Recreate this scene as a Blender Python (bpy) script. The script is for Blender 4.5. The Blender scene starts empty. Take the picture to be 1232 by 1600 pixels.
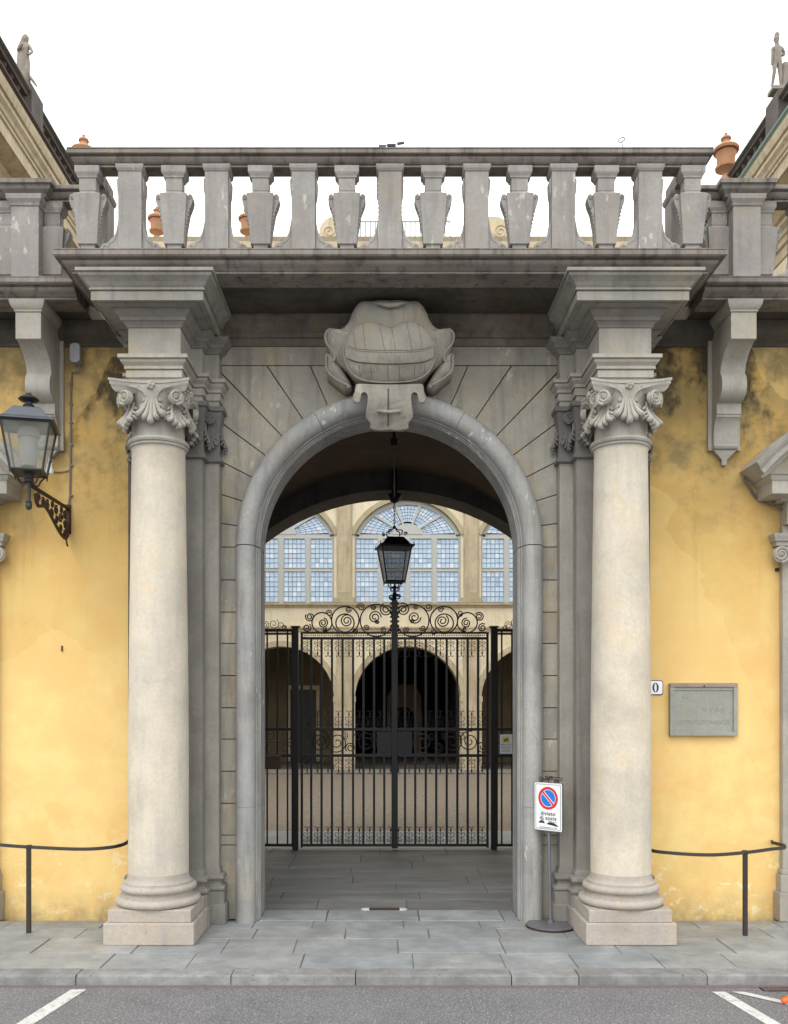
import bpy, bmesh, math, random
from mathutils import Vector, Matrix
R = math.radians
sc = bpy.context.scene
# ------------------------------------------------------------------ camera, world, sun
cam_d = bpy.data.cameras.new('camera'); cam = bpy.data.objects.new('camera', cam_d)
sc.collection.objects.link(cam); sc.camera = cam
cam.location = (-0.093, 0, 2.75); cam.rotation_euler = (R(90), 0, 0)
cam_d.sensor_fit = 'HORIZONTAL'; cam_d.sensor_width = 36; cam_d.lens = 36*1400/1232
cam_d.shift_x = 19/1232; cam_d.shift_y = 300/1232; cam_d.clip_start = .1; cam_d.clip_end = 2000
W = bpy.data.worlds.new('World'); sc.world = W; W.use_nodes = True
wn = W.node_tree; bg = wn.nodes['Background']
sky = wn.nodes.new('ShaderNodeTexSky'); sky.sky_type = 'NISHITA'; sky.sun_disc = False
SUN_EL, SUN_AZ = 52, 205      # azimuth clockwise from +Y : behind and slightly left of the camera
sky.sun_elevation = R(SUN_EL); sky.sun_rotation = R(SUN_AZ)
sky.air_density = 1.0; sky.dust_density = 3.0; sky.ozone_density = 1.0
hs = wn.nodes.new('ShaderNodeHueSaturation'); hs.inputs['Saturation'].default_value = .22
wn.links.new(sky.outputs[0], hs.inputs['Color'])
# bright overcast cloud layer over the clear sky
tc = wn.nodes.new('ShaderNodeTexCoord'); cn = wn.nodes.new('ShaderNodeTexNoise'); cn.inputs['Scale'].default_value = 2.2; cn.inputs['Detail'].default_value = 6
wn.links.new(tc.outputs['Generated'], cn.inputs['Vector'])
cr = wn.nodes.new('ShaderNodeValToRGB'); cr.color_ramp.elements[0].position = .3; cr.color_ramp.elements[1].position = .7
cr.color_ramp.elements[0].color = (.80, .84, .86, 1); cr.color_ramp.elements[1].color = (1, .985, .96, 1)
wn.links.new(cn.outputs[0], cr.inputs[0])
cm = wn.nodes.new('ShaderNodeVectorMath'); cm.operation = 'SCALE'; cm.inputs['Scale'].default_value = 9.5
wn.links.new(cr.outputs[0], cm.inputs[0])
mx = wn.nodes.new('ShaderNodeMix'); mx.data_type = 'RGBA'; mx.inputs[0].default_value = .85
wn.links.new(hs.outputs[0], mx.inputs[6]); wn.links.new(cm.outputs[0], mx.inputs[7]); wn.links.new(mx.outputs[2], bg.inputs[0])
bg.inputs[1].default_value = .15
sd = bpy.data.lights.new('sun', 'SUN'); sd.energy = .6; sd.angle = R(30); sd.color = (1, .96, .9)
so = bpy.data.objects.new('sun', sd); sc.collection.objects.link(so)
az, el = R(SUN_AZ), R(SUN_EL)
so.rotation_euler = Vector((math.sin(az)*math.cos(el), math.cos(az)*math.cos(el), math.sin(el))).to_track_quat('Z', 'Y').to_euler()
sc.view_settings.view_transform = 'Standard'; sc.view_settings.look = 'None'
sc.view_settings.gamma = 1; sc.view_settings.exposure = 0.75
random.seed(7)

# ------------------------------------------------------------------ materials
M = {}
def newmat(name):
    m = bpy.data.materials.new(name); m.use_nodes = True
    M[name] = m
    return m, m.node_tree, m.node_tree.nodes['Principled BSDF']
def N(nt, t, **k):
    n = nt.nodes.new('ShaderNode'+t)
    for a, b in k.items(): setattr(n, a, b)
    return n
def coords(nt, scale=(1, 1, 1), loc=(0, 0, 0)):
    g = N(nt, 'NewGeometry'); mp = N(nt, 'Mapping')
    mp.inputs['Scale'].default_value = scale; mp.inputs['Location'].default_value = loc
    nt.links.new(g.outputs['Position'], mp.inputs['Vector'])
    return mp.outputs[0]
def noise(nt, vec, scale, detail=5, rough=.55, dist=0):
    n = N(nt, 'TexNoise'); n.inputs['Scale'].default_value = scale
    n.inputs['Detail'].default_value = detail; n.inputs['Roughness'].default_value = rough
    n.inputs['Distortion'].default_value = dist
    nt.links.new(vec, n.inputs['Vector']); return n.outputs[0]
def ramp(nt, fac, a, b, ca=(0, 0, 0, 1), cb=(1, 1, 1, 1)):
    r = N(nt, 'ValToRGB'); e = r.color_ramp.elements
    e[0].position = a; e[1].position = b; e[0].color = ca; e[1].color = cb
    nt.links.new(fac, r.inputs[0]); return r.outputs[0]
def mix(nt, fac, a, b, mode='MIX'):
    m = N(nt, 'Mix', data_type='RGBA', blend_type=mode)
    for idx, v in ((0, fac), (6, a), (7, b)):
        if hasattr(v, 'node'): nt.links.new(v, m.inputs[idx])
        elif idx == 0: m.inputs[0].default_value = v
        else: m.inputs[idx].default_value = (*v[:3], 1)
    return m.outputs[2]
def mul(nt, a, b, op='MULTIPLY'):
    m = N(nt, 'Math', operation=op)
    for i, v in ((0, a), (1, b)):
        if hasattr(v, 'node'): nt.links.new(v, m.inputs[i])
        else: m.inputs[i].default_value = v
    return m.outputs[0]
def bump(nt, bsdf, parts):
    prev = None
    for h, st, d in parts:
        b = N(nt, 'Bump'); b.inputs['Strength'].default_value = st; b.inputs['Distance'].default_value = d
        nt.links.new(h, b.inputs['Height'])
        if prev: nt.links.new(prev, b.inputs['Normal'])
        prev = b.outputs[0]
    nt.links.new(prev, bsdf.inputs['Normal'])
def stone(name, c1, c2, streak=.35, sdark=(.07, .065, .055), fleck=0, rough=.85, seed=0, sc1=1.6, zsplit=True, tint=False, pits=0, vsc=(1, 1, 1), warm=.4):
    m, nt, b = newmat(name)
    v = coords(nt, vsc, (seed, seed*2, seed*.7)); vs = coords(nt, (5, 5, .55), (seed, 0, seed))
    n1 = noise(nt, v, sc1, 7, .6); c = mix(nt, ramp(nt, n1, .35, .65), c1, c2)
    n2 = noise(nt, v, 26, 6, .75); c = mix(nt, mul(nt, ramp(nt, n2, .42, .64), .34), c, (c1[0]*.6, c1[1]*.6, c1[2]*.58))
    n3 = noise(nt, v, 4, 8, .7); c = mix(nt, mul(nt, ramp(nt, n3, .5, .62), .32), c, (c2[0]*1.18, c2[1]*1.17, c2[2]*1.12))
    n4 = noise(nt, coords(nt, (1, 1, 1), (seed+9, 2, 4)), 1.1, 8, .68); c = mix(nt, mul(nt, ramp(nt, n4, .5, .66), .38), c, (c2[0]*.62, c2[1]*.6, c2[2]*.56))
    n5 = noise(nt, coords(nt, (1, 1, .6), (seed+3, 5, 1)), 2.3, 8, .7); c = mix(nt, mul(nt, ramp(nt, n5, .52, .66), warm), c, (c1[0]*.98, c1[1]*.84, c1[2]*.62))
    if pits:
        pv = noise(nt, coords(nt, (1, 1, 1), (1, seed, 0)), 34, 3, .6); c = mix(nt, mul(nt, ramp(nt, pv, .64, .70), pits), c, (c2[0]*.35, c2[1]*.33, c2[2]*.3))
    if streak:
        s = noise(nt, vs, 1.5, 6, .65); c = mix(nt, mul(nt, ramp(nt, s, .5, .72), streak), c, sdark)
    if fleck:
        f = noise(nt, coords(nt, (1, 1, .45), (3+seed, 1, 2)), 14, 4, .6); f2 = noise(nt, v, 1.3, 2)
        c = mix(nt, mul(nt, mul(nt, ramp(nt, f, .60, .64), ramp(nt, f2, .50, .6)), fleck), c, (.62, .6, .55))
    if tint:
        a = N(nt, 'Attribute'); a.attribute_name = 'tint'; c = mix(nt, 1.0, c, a.outputs[0], 'MULTIPLY')
    nt.links.new(c, b.inputs['Base Color']); b.inputs['Roughness'].default_value = rough
    bump(nt, b, [(noise(nt, v, 9, 7, .65), .4, .018), (noise(nt, v, 70, 4, .7), .5, .004)])
    return m
def plain(name, col, rough=.5, metal=0, var=.25, sc_=12, bmp=.15):
    m, nt, b = newmat(name); v = coords(nt)
    c = mix(nt, mul(nt, ramp(nt, noise(nt, v, sc_, 5), .35, .7), var), col, tuple(x*.5 for x in col))
    nt.links.new(c, b.inputs['Base Color']); b.inputs['Roughness'].default_value = rough; b.inputs['Metallic'].default_value = metal
    if bmp: bump(nt, b, [(noise(nt, v, sc_*8, 4), bmp, .002)])
    return m
stone('column_stone', (.66, .585, .47), (.53, .49, .42), streak=.3, sdark=(.36, .335, .3), seed=1)
stone('base_stone', (.46, .41, .355), (.37, .335, .30), streak=.2, sdark=(.2, .18, .16), seed=2, pits=.6)
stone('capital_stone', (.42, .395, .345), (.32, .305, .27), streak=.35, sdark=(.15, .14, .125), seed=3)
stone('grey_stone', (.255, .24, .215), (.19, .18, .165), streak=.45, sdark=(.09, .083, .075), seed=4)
stone('voussoir_stone', (.41, .38, .315), (.29, .28, .25), streak=.5, sdark=(.13, .105, .075), warm=.7, seed=5, fleck=.35, tint=True)
stone('jamb_stone', (.40, .395, .38), (.29, .29, .285), streak=.55, sdark=(.12, .12, .118), seed=6, fleck=.95, pits=.35)
stone('cornice_stone', (.27, .24, .21), (.165, .147, .13), streak=.85, sdark=(.035, .03, .026), seed=7)
stone('balustrade_stone', (.335, .315, .295), (.255, .24, .225), streak=.45, sdark=(.12, .11, .1), seed=8, fleck=.45)
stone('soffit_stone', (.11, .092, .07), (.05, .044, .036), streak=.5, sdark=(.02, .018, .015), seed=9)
stone('cream_wall', (.78, .71, .55), (.72, .64, .48), streak=.25, sdark=(.3, .25, .17), seed=10)
stone('khaki_trim', (.47, .42, .28), (.4, .35, .23), streak=.3, sdark=(.2, .17, .12), seed=11)
stone('cream_trim', (.58, .5, .36), (.45, .38, .27), streak=.5, sdark=(.15, .12, .09), seed=12)
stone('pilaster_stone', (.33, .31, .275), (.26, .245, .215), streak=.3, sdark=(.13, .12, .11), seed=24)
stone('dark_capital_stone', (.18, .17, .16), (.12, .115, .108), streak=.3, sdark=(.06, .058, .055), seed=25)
stone('corona_stone', (.34, .325, .29), (.25, .24, .215), streak=.5, sdark=(.09, .083, .072), seed=26)
stone('arch_bed_stone', (.20, .17, .135), (.10, .085, .068), streak=.6, sdark=(.035, .03, .024), warm=.6, seed=33)  # darker, streaked brown stone for the moulding over the arch
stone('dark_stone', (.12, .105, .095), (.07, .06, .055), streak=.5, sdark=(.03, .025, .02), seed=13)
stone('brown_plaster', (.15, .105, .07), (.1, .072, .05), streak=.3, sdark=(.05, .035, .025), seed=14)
stone('statue_stone', (.3, .27, .23), (.2, .18, .155), streak=.4, sdark=(.09, .08, .07), seed=15, sc1=4)
stone('terracotta', (.43, .22, .115), (.33, .175, .095), streak=.3, sdark=(.2, .09, .06), seed=16)
stone('slab_stone', (.33, .34, .345), (.20, .213, .22), warm=.12, streak=.0, seed=17, rough=.55, sc1=2.4, tint=True)
stone('floor_slab', (.22, .228, .235), (.11, .115, .12), warm=.12, streak=.0, seed=18, rough=.45, tint=True, vsc=(.45, 1.6, 1), sc1=2.2)  # same slabs as outside, with the passage's shade put into a darker colour
stone('kerb_stone', (.27, .272, .275), (.17, .17, .172), warm=.15, streak=0, seed=19, tint=True, sc1=6, pits=.9)
plain('joint_mortar', (.21, .21, .20), .9, 0, .75, 2)
plain('dark_mortar', (.10, .10, .10), .9)
stone('loggia_plaster', (.16, .125, .07), (.12, .095, .055), streak=.3, sdark=(.05, .04, .025), seed=40)  # dark brown puts the shade inside the loggia into the wall colour
plain('roof_glass', (.075, .085, .10), .3, .4, .1)
plain('wrought_iron', (.014, .014, .018), .42, .3, .3)
plain('rusty_iron', (.055, .03, .022), .65, .3, .5, 30)
plain('rail_iron', (.05, .042, .04), .5, .4, .5, 30)
plain('galvanised', (.2, .2, .225), .4, .5)
plain('sign_white', (.82, .84, .84), .35, 0, .05, 5, 0)
plain('sign_red', (.62, .02, .03), .35, 0, .05, 5, 0)
plain('sign_blue', (.01, .18, .65), .35, 0, .05, 5, 0)
plain('sign_black', (.02, .02, .022), .5, 0, .05, 5, 0)
plain('number_blue', (.01, .012, .09), .3, 0, .05, 5, 0)
plain('sign_yellow', (.75, .6, .03), .4, 0, .05, 5, 0)
plain('plastic_grey', (.22, .22, .24), .45)
plain('cable_grey', (.16, .14, .12), .6)
plain('orange_plastic', (.85, .12, .015), .45, 0, .1)
plain('window_white', (.47, .49, .48), .5, 0, .1)
plain('lead', (.16, .19, .23), .6, .2, .1)
plain('red_paint', (.25, .02, .02), .5)
plain('brown_box', (.07, .03, .022), .5)
plain('roof_tile', (.22, .11, .07), .8)
plain('copper_green', (.16, .23, .2), .7)
plain('pelmet_red', (.17, .12, .115), .8)
stone('plaque_stone', (.34, .345, .31), (.30, .305, .27), streak=.12, sdark=(.2, .2, .18), seed=30)
plain('shutter_green', (.07, .10, .08), .6)
plain('groove_stone', (.10, .095, .08), .9)
plain('letter_groove', (.235, .24, .215), .9)
stone('plaque_edge', (.36, .29, .25), (.27, .215, .19), streak=.2, sdark=(.15, .12, .1), seed=31)
m, nt, b = newmat('white_paint'); v = coords(nt)
c = mix(nt, ramp(nt, noise(nt, v, 2, 5), .3, .7), (.62, .62, .6), (.5, .5, .49))
c = mix(nt, mul(nt, ramp(nt, noise(nt, v, 60, 5, .8), .55, .63), .8), c, (.16, .16, .17))
c = mix(nt, mul(nt, ramp(nt, noise(nt, v, 7, 6, .75), .56, .62), .6), c, (.2, .2, .2))
nt.links.new(c, b.inputs['Base Color']); b.inputs['Roughness'].default_value = .75
for i, c in enumerate([(.36, .46, .58), (.41, .51, .62), (.52, .59, .66), (.38, .47, .58), (.30, .38, .50), (.44, .45, .53)]):  # pale blue base colours carry the sky reflected in the panes
    m, nt, b = newmat('leaded_glass_%s' % 'abcdef'[i]); b.inputs['Base Color'].default_value = (*c, 1)
    b.inputs['Roughness'].default_value = .12; b.inputs['Metallic'].default_value = .35
def glass(name, col, alpha, rough=.05):
    m, nt, b = newmat(name); b.inputs['Base Color'].default_value = (*col, 1)
    b.inputs['Roughness'].default_value = rough; b.inputs['Alpha'].default_value = alpha
glass('lamp_glass', (.30, .31, .27), .42, .1)
glass('dim_glass', (.14, .14, .14), .6, .3)
glass('window_dark', (.03, .035, .04), 1, .08)
m, nt, b = newmat('lamp_diffuser'); b.inputs['Base Color'].default_value = (.42, .40, .39, 1); b.inputs['Roughness'].default_value = .3
# ochre plaster of the front wall
def plaster():
    m, nt, b = newmat('ochre_plaster'); v = coords(nt); g = N(nt, 'NewGeometry'); sp = N(nt, 'SeparateXYZ')
    nt.links.new(g.outputs['Position'], sp.inputs[0]); z = sp.outputs[2]
    zn = mul(nt, z, mul(nt, noise(nt, v, .8, 4), 2.6), 'ADD')
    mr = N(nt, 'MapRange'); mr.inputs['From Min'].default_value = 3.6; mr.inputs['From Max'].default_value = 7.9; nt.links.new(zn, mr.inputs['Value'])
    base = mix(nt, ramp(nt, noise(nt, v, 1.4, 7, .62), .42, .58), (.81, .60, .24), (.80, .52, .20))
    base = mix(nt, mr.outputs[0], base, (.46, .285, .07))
    base = mix(nt, mul(nt, ramp(nt, noise(nt, v, 2.2, 7, .6), .5, .72), .3), base, (.85, .66, .34))
    base = mix(nt, mul(nt, ramp(nt, noise(nt, v, 2.6, 8, .7), .43, .6), .5), base, (.70, .47, .17))
    # grey-green damp patches high up
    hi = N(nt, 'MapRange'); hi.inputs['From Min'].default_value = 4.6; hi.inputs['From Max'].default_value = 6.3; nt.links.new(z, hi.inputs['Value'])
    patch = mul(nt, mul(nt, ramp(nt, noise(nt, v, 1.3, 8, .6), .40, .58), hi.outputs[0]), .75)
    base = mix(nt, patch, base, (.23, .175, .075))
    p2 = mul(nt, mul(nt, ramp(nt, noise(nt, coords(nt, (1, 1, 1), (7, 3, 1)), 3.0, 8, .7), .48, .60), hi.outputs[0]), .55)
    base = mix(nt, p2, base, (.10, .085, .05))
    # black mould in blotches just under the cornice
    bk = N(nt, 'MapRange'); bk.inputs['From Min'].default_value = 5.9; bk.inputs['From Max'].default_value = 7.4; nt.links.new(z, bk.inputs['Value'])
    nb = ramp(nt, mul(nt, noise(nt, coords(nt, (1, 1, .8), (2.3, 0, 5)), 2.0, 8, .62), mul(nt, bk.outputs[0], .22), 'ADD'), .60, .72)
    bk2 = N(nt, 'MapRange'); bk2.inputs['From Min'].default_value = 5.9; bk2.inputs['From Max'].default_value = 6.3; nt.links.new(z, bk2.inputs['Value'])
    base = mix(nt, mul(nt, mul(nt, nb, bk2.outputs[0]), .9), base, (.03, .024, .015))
    # rain streaks, hairline cracks and patched areas of a paler ochre
    rs = ramp(nt, noise(nt, coords(nt, (3.2, 1, .22), (1, 0, 2)), 1.6, 7, .7), .54, .72)
    hi3 = N(nt, 'MapRange'); hi3.inputs['From Min'].default_value = 3.2; hi3.inputs['From Max'].default_value = 6.2; nt.links.new(z, hi3.inputs['Value'])
    base = mix(nt, mul(nt, mul(nt, rs, hi3.outputs[0]), .6), base, (.22, .165, .075))
    vc = N(nt, 'TexVoronoi', feature='DISTANCE_TO_EDGE'); vc.inputs['Scale'].default_value = .55
    wv = N(nt, 'Mix', data_type='RGBA'); wv.inputs[0].default_value = .3; nt.links.new(v, wv.inputs[6])
    nn = N(nt, 'TexNoise'); nn.inputs['Scale'].default_value = 1.7; nn.inputs['Detail'].default_value = 8; nt.links.new(v, nn.inputs['Vector']); nt.links.new(nn.outputs['Color'], wv.inputs[7]); nt.links.new(wv.outputs[2], vc.inputs['Vector'])
    cr_ = mul(nt, ramp(nt, vc.outputs[0], .0, .006, (1, 1, 1, 1), (0, 0, 0, 1)), ramp(nt, noise(nt, v, .9, 3), .5, .6))
    base = mix(nt, mul(nt, cr_, .12), base, (.35, .24, .1))
    vp_ = N(nt, 'TexVoronoi'); vp_.inputs['Scale'].default_value = .8; nt.links.new(wv.outputs[2], vp_.inputs['Vector'])
    pt = ramp(nt, vp_.outputs['Color'], .62, .64)
    base = mix(nt, mul(nt, pt, .22), base, (.88, .64, .27))
    # flaked pale patches and dirt near the ground
    lo = N(nt, 'MapRange'); lo.inputs['From Min'].default_value = 1.35; lo.inputs['From Max'].default_value = .35; nt.links.new(z, lo.inputs['Value'])
    fl = mul(nt, ramp(nt, noise(nt, coords(nt, (1, 1, 1.6), (4, 0, 1.3)), 2.6, 8, .7), .58, .60), lo.outputs[0])
    base = mix(nt, mul(nt, fl, .8), base, (.82, .72, .45))
    dl = N(nt, 'MapRange'); dl.inputs['From Min'].default_value = .42; dl.inputs['From Max'].default_value = 0; nt.links.new(z, dl.inputs['Value'])
    dn = mul(nt, ramp(nt, noise(nt, v, 4, 6, .7), .35, .65), dl.outputs[0])
    base = mix(nt, mul(nt, dn, .75), base, (.25, .19, .11))
    nt.links.new(base, b.inputs['Base Color']); b.inputs['Roughness'].default_value = .92
    bump(nt, b, [(noise(nt, v, 3, 6, .6), .35, .02), (noise(nt, v, 60, 4, .7), .35, .003)])
plaster()
def asphalt():
    m, nt, b = newmat('asphalt'); v = coords(nt)
    c = mix(nt, ramp(nt, noise(nt, v, 1.2, 5), .3, .7), (.135, .134, .14), (.105, .104, .11))
    vo = N(nt, 'TexVoronoi'); vo.inputs['Scale'].default_value = 95; nt.links.new(v, vo.inputs['Vector'])
    c = mix(nt, mul(nt, ramp(nt, noise(nt, v, 62, 4, .85), .52, .62), .85), c, (.42, .41, .42))
    c = mix(nt, mul(nt, ramp(nt, noise(nt, v, 3, 6, .7), .55, .75), .35), c, (.055, .053, .055))
    nt.links.new(c, b.inputs['Base Color']); b.inputs['Roughness'].default_value = .8
    bump(nt, b, [(vo.outputs[0], .7, .006)])
asphalt()
def gravel():
    m, nt, b = newmat('gravel'); v = coords(nt)
    vo = N(nt, 'TexVoronoi'); vo.inputs['Scale'].default_value = 26; nt.links.new(v, vo.inputs['Vector'])
    c = mix(nt, ramp(nt, noise(nt, v, 18, 4, .8), .35, .65), (.26, .22, .175), (.17, .145, .115))
    c = mix(nt, .5, c, vo.outputs['Color'], 'SOFT_LIGHT')
    nt.links.new(c, b.inputs['Base Color']); b.inputs['Roughness'].default_value = .9
    bump(nt, b, [(vo.outputs[0], .8, .02)])
gravel()

# ------------------------------------------------------------------ mesh helpers
class MB:
    def __init__(s): s.b = bmesh.new(); s.tint = None
    def box(s, x0, x1, y0, y1, z0, z1):
        v = [s.b.verts.new((x, y, z)) for x in (x0, x1) for y in (y0, y1) for z in (z0, z1)]
        for f in ((0, 1, 3, 2), (4, 6, 7, 5), (0, 4, 5, 1), (2, 3, 7, 6), (0, 2, 6, 4), (1, 5, 7, 3)): s.b.faces.new([v[i] for i in f])
        return s
    def loops(s, rings, closed_ring=True, close=False, cap=True):
        vs = [[s.b.verts.new(p) for p in r] for r in rings]; n = len(vs[0]); m_ = len(vs)
        for i in range(m_ if close else m_-1):
            a, b2 = vs[i], vs[(i+1) % m_]
            for j in range(n if closed_ring else n-1):
                k = (j+1) % n
                try: s.b.faces.new((a[j], a[k], b2[k], b2[j]))
                except ValueError: pass
        if cap and not close and closed_ring:
            for r in (vs[0], vs[-1]):
                try: s.b.faces.new(r)
                except ValueError: pass
        return s
    def prism(s, poly, a, b2, axis='y'):
        f = {'y': lambda u, w, t: (u, t, w), 'z': lambda u, w, t: (u, w, t), 'x': lambda u, w, t: (t, u, w)}[axis]
        return s.loops([[f(u, w, t) for u, w in poly] for t in (a, b2)])
    def lathe(s, prof, c, seg=32, mat=None):
        rings = [[(c[0]+r*math.cos(2*math.pi*k/seg), c[1]+r*math.sin(2*math.pi*k/seg), c[2]+z) for k in range(seg)] for r, z in prof]
        return s.loops(rings)
    def mould(s, path, prof, close=False):
        n = len(path); rings = []
        for i, p in enumerate(path):
            ds = []
            if i > 0 or close: ds.append(Vector(p)-Vector(path[i-1]))
            if i < n-1 or close: ds.append(Vector(path[(i+1) % n])-Vector(p))
            ns = [Vector((d.y, -d.x)).normalized() for d in ds]
            nn = ns[0] if len(ns) == 1 else (ns[0]+ns[1])/(1+ns[0].dot(ns[1]))
            rings.append([(p[0]+nn.x*o, p[1]+nn.y*o, z) for o, z in prof])
        return s.loops(rings, close=close)
    def tube(s, pts, r, seg=6, closed=False):
        pts = [Vector(p) for p in pts]; n = len(pts); rings = []
        up = Vector((0, 0, 1)); prev = None
        for i, p in enumerate(pts):
            a = pts[(i-1) % n] if (closed or i > 0) else p; b2 = pts[(i+1) % n] if (closed or i < n-1) else p
            t = (b2-a).normalized()
            if prev is None:
                u = t.cross(up)
                if u.length < 1e-3: u = t.cross(Vector((0, 1, 0)))
                u.normalize()
            else: u = (prev - t*prev.dot(t)).normalized()
            prev = u; w = t.cross(u); rr = r[i] if isinstance(r, (list, tuple)) else r
            rings.append([p+(u*math.cos(2*math.pi*k/seg)+w*math.sin(2*math.pi*k/seg))*rr for k in range(seg)])
        return s.loops(rings, close=closed)
    def sphere(s, c, r, seg=16, sx=1, sy=1, sz=1):
        res = bmesh.ops.create_uvsphere(s.b, u_segments=seg, v_segments=seg//2+2, radius=r)
        for v in res['verts']: v.co = Vector((v.co.x*sx+c[0], v.co.y*sy+c[1], v.co.z*sz+c[2]))
        return s
    def cyl(s, c, r, h, axis='z', seg=24):
        ring = [(r*math.cos(2*math.pi*k/seg), r*math.sin(2*math.pi*k/seg)) for k in range(seg)]
        o = {'z': lambda u, w, t: (c[0]+u, c[1]+w, c[2]+t), 'y': lambda u, w, t: (c[0]+u, c[1]+t, c[2]+w), 'x': lambda u, w, t: (c[0]+t, c[1]+u, c[2]+w)}[axis]
        return s.loops([[o(u, w, t) for u, w in ring] for t in (0, h)])
    def xf(s, mat): s.b.transform(mat); return s
    def build(s, name, mat, parent=None, smooth=False, bevel=0, kind=None, loc=None, tints=None):
        bmesh.ops.recalc_face_normals(s.b, faces=s.b.faces)
        me = bpy.data.meshes.new(name); s.b.to_mesh(me); s.b.free()
        o = bpy.data.objects.new(name, me); sc.collection.objects.link(o)
        if isinstance(mat, str): mat = [mat]
        for m_ in mat: me.materials.append(M[m_])
        if smooth:
            for p in me.polygons: p.use_smooth = True
            if smooth != 'all':
                me.set_sharp_from_angle(angle=R(38))
        if bevel:
            bv = o.modifiers.new('bevel', 'BEVEL'); bv.width = bevel; bv.segments = 2; bv.limit_method = 'ANGLE'; bv.angle_limit = R(35)
        if parent: o.parent = parent; o.matrix_parent_inverse = parent.matrix_world.inverted() if False else Matrix.Translation(-Vector(parent_loc(parent)))
        if kind: o['kind'] = kind
        if loc: o.location = loc
        return o
def parent_loc(p):
    l = Vector((0, 0, 0))
    while p is not None:
        l += p.location; 
        if p.parent: l += p.matrix_parent_inverse.translation
        p = p.parent
    return l
def tag(o, label, cat, group=None):
    o['label'] = label; o['category'] = cat
    if group: o['group'] = group
    return o
def empty(name, loc, label, cat, group=None):
    o = bpy.data.objects.new(name, None); sc.collection.objects.link(o); o.location = loc; o.empty_display_size = .2
    return tag(o, label, cat, group)
def copy_tree(o, parent=None):
    c = o.copy(); sc.collection.objects.link(c)
    if parent: c.parent = parent
    for ch in [x for x in sc.objects if x.parent == o]: copy_tree(ch, c)
    return c
def spiral(c, r0, r1, a0, turns, d=1, n=None, plane='xz', y=0):
    n = n or max(10, int(abs(turns)*18)); pts = []
    for i in range(n+1):
        t = i/n; a = a0+d*turns*2*math.pi*t; r = r0+(r1-r0)*t
        u, w = c[0]+r*math.cos(a), c[1]+r*math.sin(a)
        pts.append((u, y, w) if plane == 'xz' else (y, u, w))
    return pts
def catmull(P, n=8, closed=True):
    out = []; L = len(P)
    for i in range(L if closed else L-1):
        p0, p1, p2, p3 = P[(i-1) % L] if closed or i else P[0], P[i], P[(i+1) % L], P[(i+2) % L] if closed or i+2 < L else P[-1]
        for k in range(n):
            t = k/n
            out.append(tuple(.5*((2*b_)+(-a+c_)*t+(2*a-5*b_+4*c_-d_)*t*t+(-a+3*b_-3*c_+d_)*t**3) for a, b_, c_, d_ in zip(p0, p1, p2, p3)))
    if not closed: out.append(P[-1])
    return out
def add_tint(o, fn):
    me = o.data; at = me.color_attributes.new('tint', 'FLOAT_COLOR', 'CORNER'); i = 0
    for p in me.polygons:
        c = fn(p)
        for li in p.loop_indices: at.data[li].color = (*c, 1)
PI = math.pi

# ------------------------------------------------------------------ ground
MB().box(-200, 200, -200, 300, -1.0, -.16).build('ground', 'asphalt', kind='structure')
MB().box(-60, 60, -60, 9.05, -.15, -.10).build('road', 'asphalt', kind='structure')
def slabs(x0, x1, rows, wmin, wmax, gap, z0, z1, name, mat, jig=.008, thick=.08, tv=.14, off=0.004):
    mb = MB(); rr = random.Random(len(name)*3+int(abs(x0)*10)); tin = []; 
    for (ya, yb) in rows:
        x = x0+rr.uniform(-.6, 0)
        while x < x1:
            w = rr.uniform(wmin, wmax); xa, xb = max(x, x0), min(x+w, x1)
            if xb-xa > .12:
                q = [(xa+gap/2+rr.uniform(0, jig), ya+gap/2+rr.uniform(0, jig*.6)), (xb-gap/2-rr.uniform(0, jig), ya+gap/2+rr.uniform(0, jig*.6)),
                     (xb-gap/2-rr.uniform(0, jig), yb-gap/2-rr.uniform(0, jig*.6)), (xa+gap/2+rr.uniform(0, jig), yb-gap/2-rr.uniform(0, jig*.6))]
                dz = rr.uniform(-off, off)
                zz = z0+(z1-z0)
                mb.loops([[(u, w_, z1-thick) for u, w_ in q], [(u, w_, z1+dz+rr.uniform(-off*.5, off*.5)) for u, w_ in q]])
                t = 1+rr.uniform(-tv, tv); h = rr.uniform(-.03, .03)
                tin += [(t*(1+h), t, t*(1-h))]*6
            x += w
    o = mb.build(name, mat, kind='structure', bevel=.006)
    add_tint(o, lambda p: tin[p.index])
    return o
MB().box(-60, 60, 9.2, 11.36, -.3, -.012).build('pavement_bed', 'joint_mortar', kind='structure')
slabs(-14, 14, [(9.30, 9.88), (9.88, 10.5), (10.5, 10.98), (10.98, 11.36)], .7, 1.3, .006, 0, 0, 'pavement', 'slab_stone', tv=.07)
MB().box(-60, -14, 9.2, 11.5, -.3, 0).box(14, 60, 9.2, 11.5, -.3, 0).build('pavement_edge', 'slab_stone', kind='structure')
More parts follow.
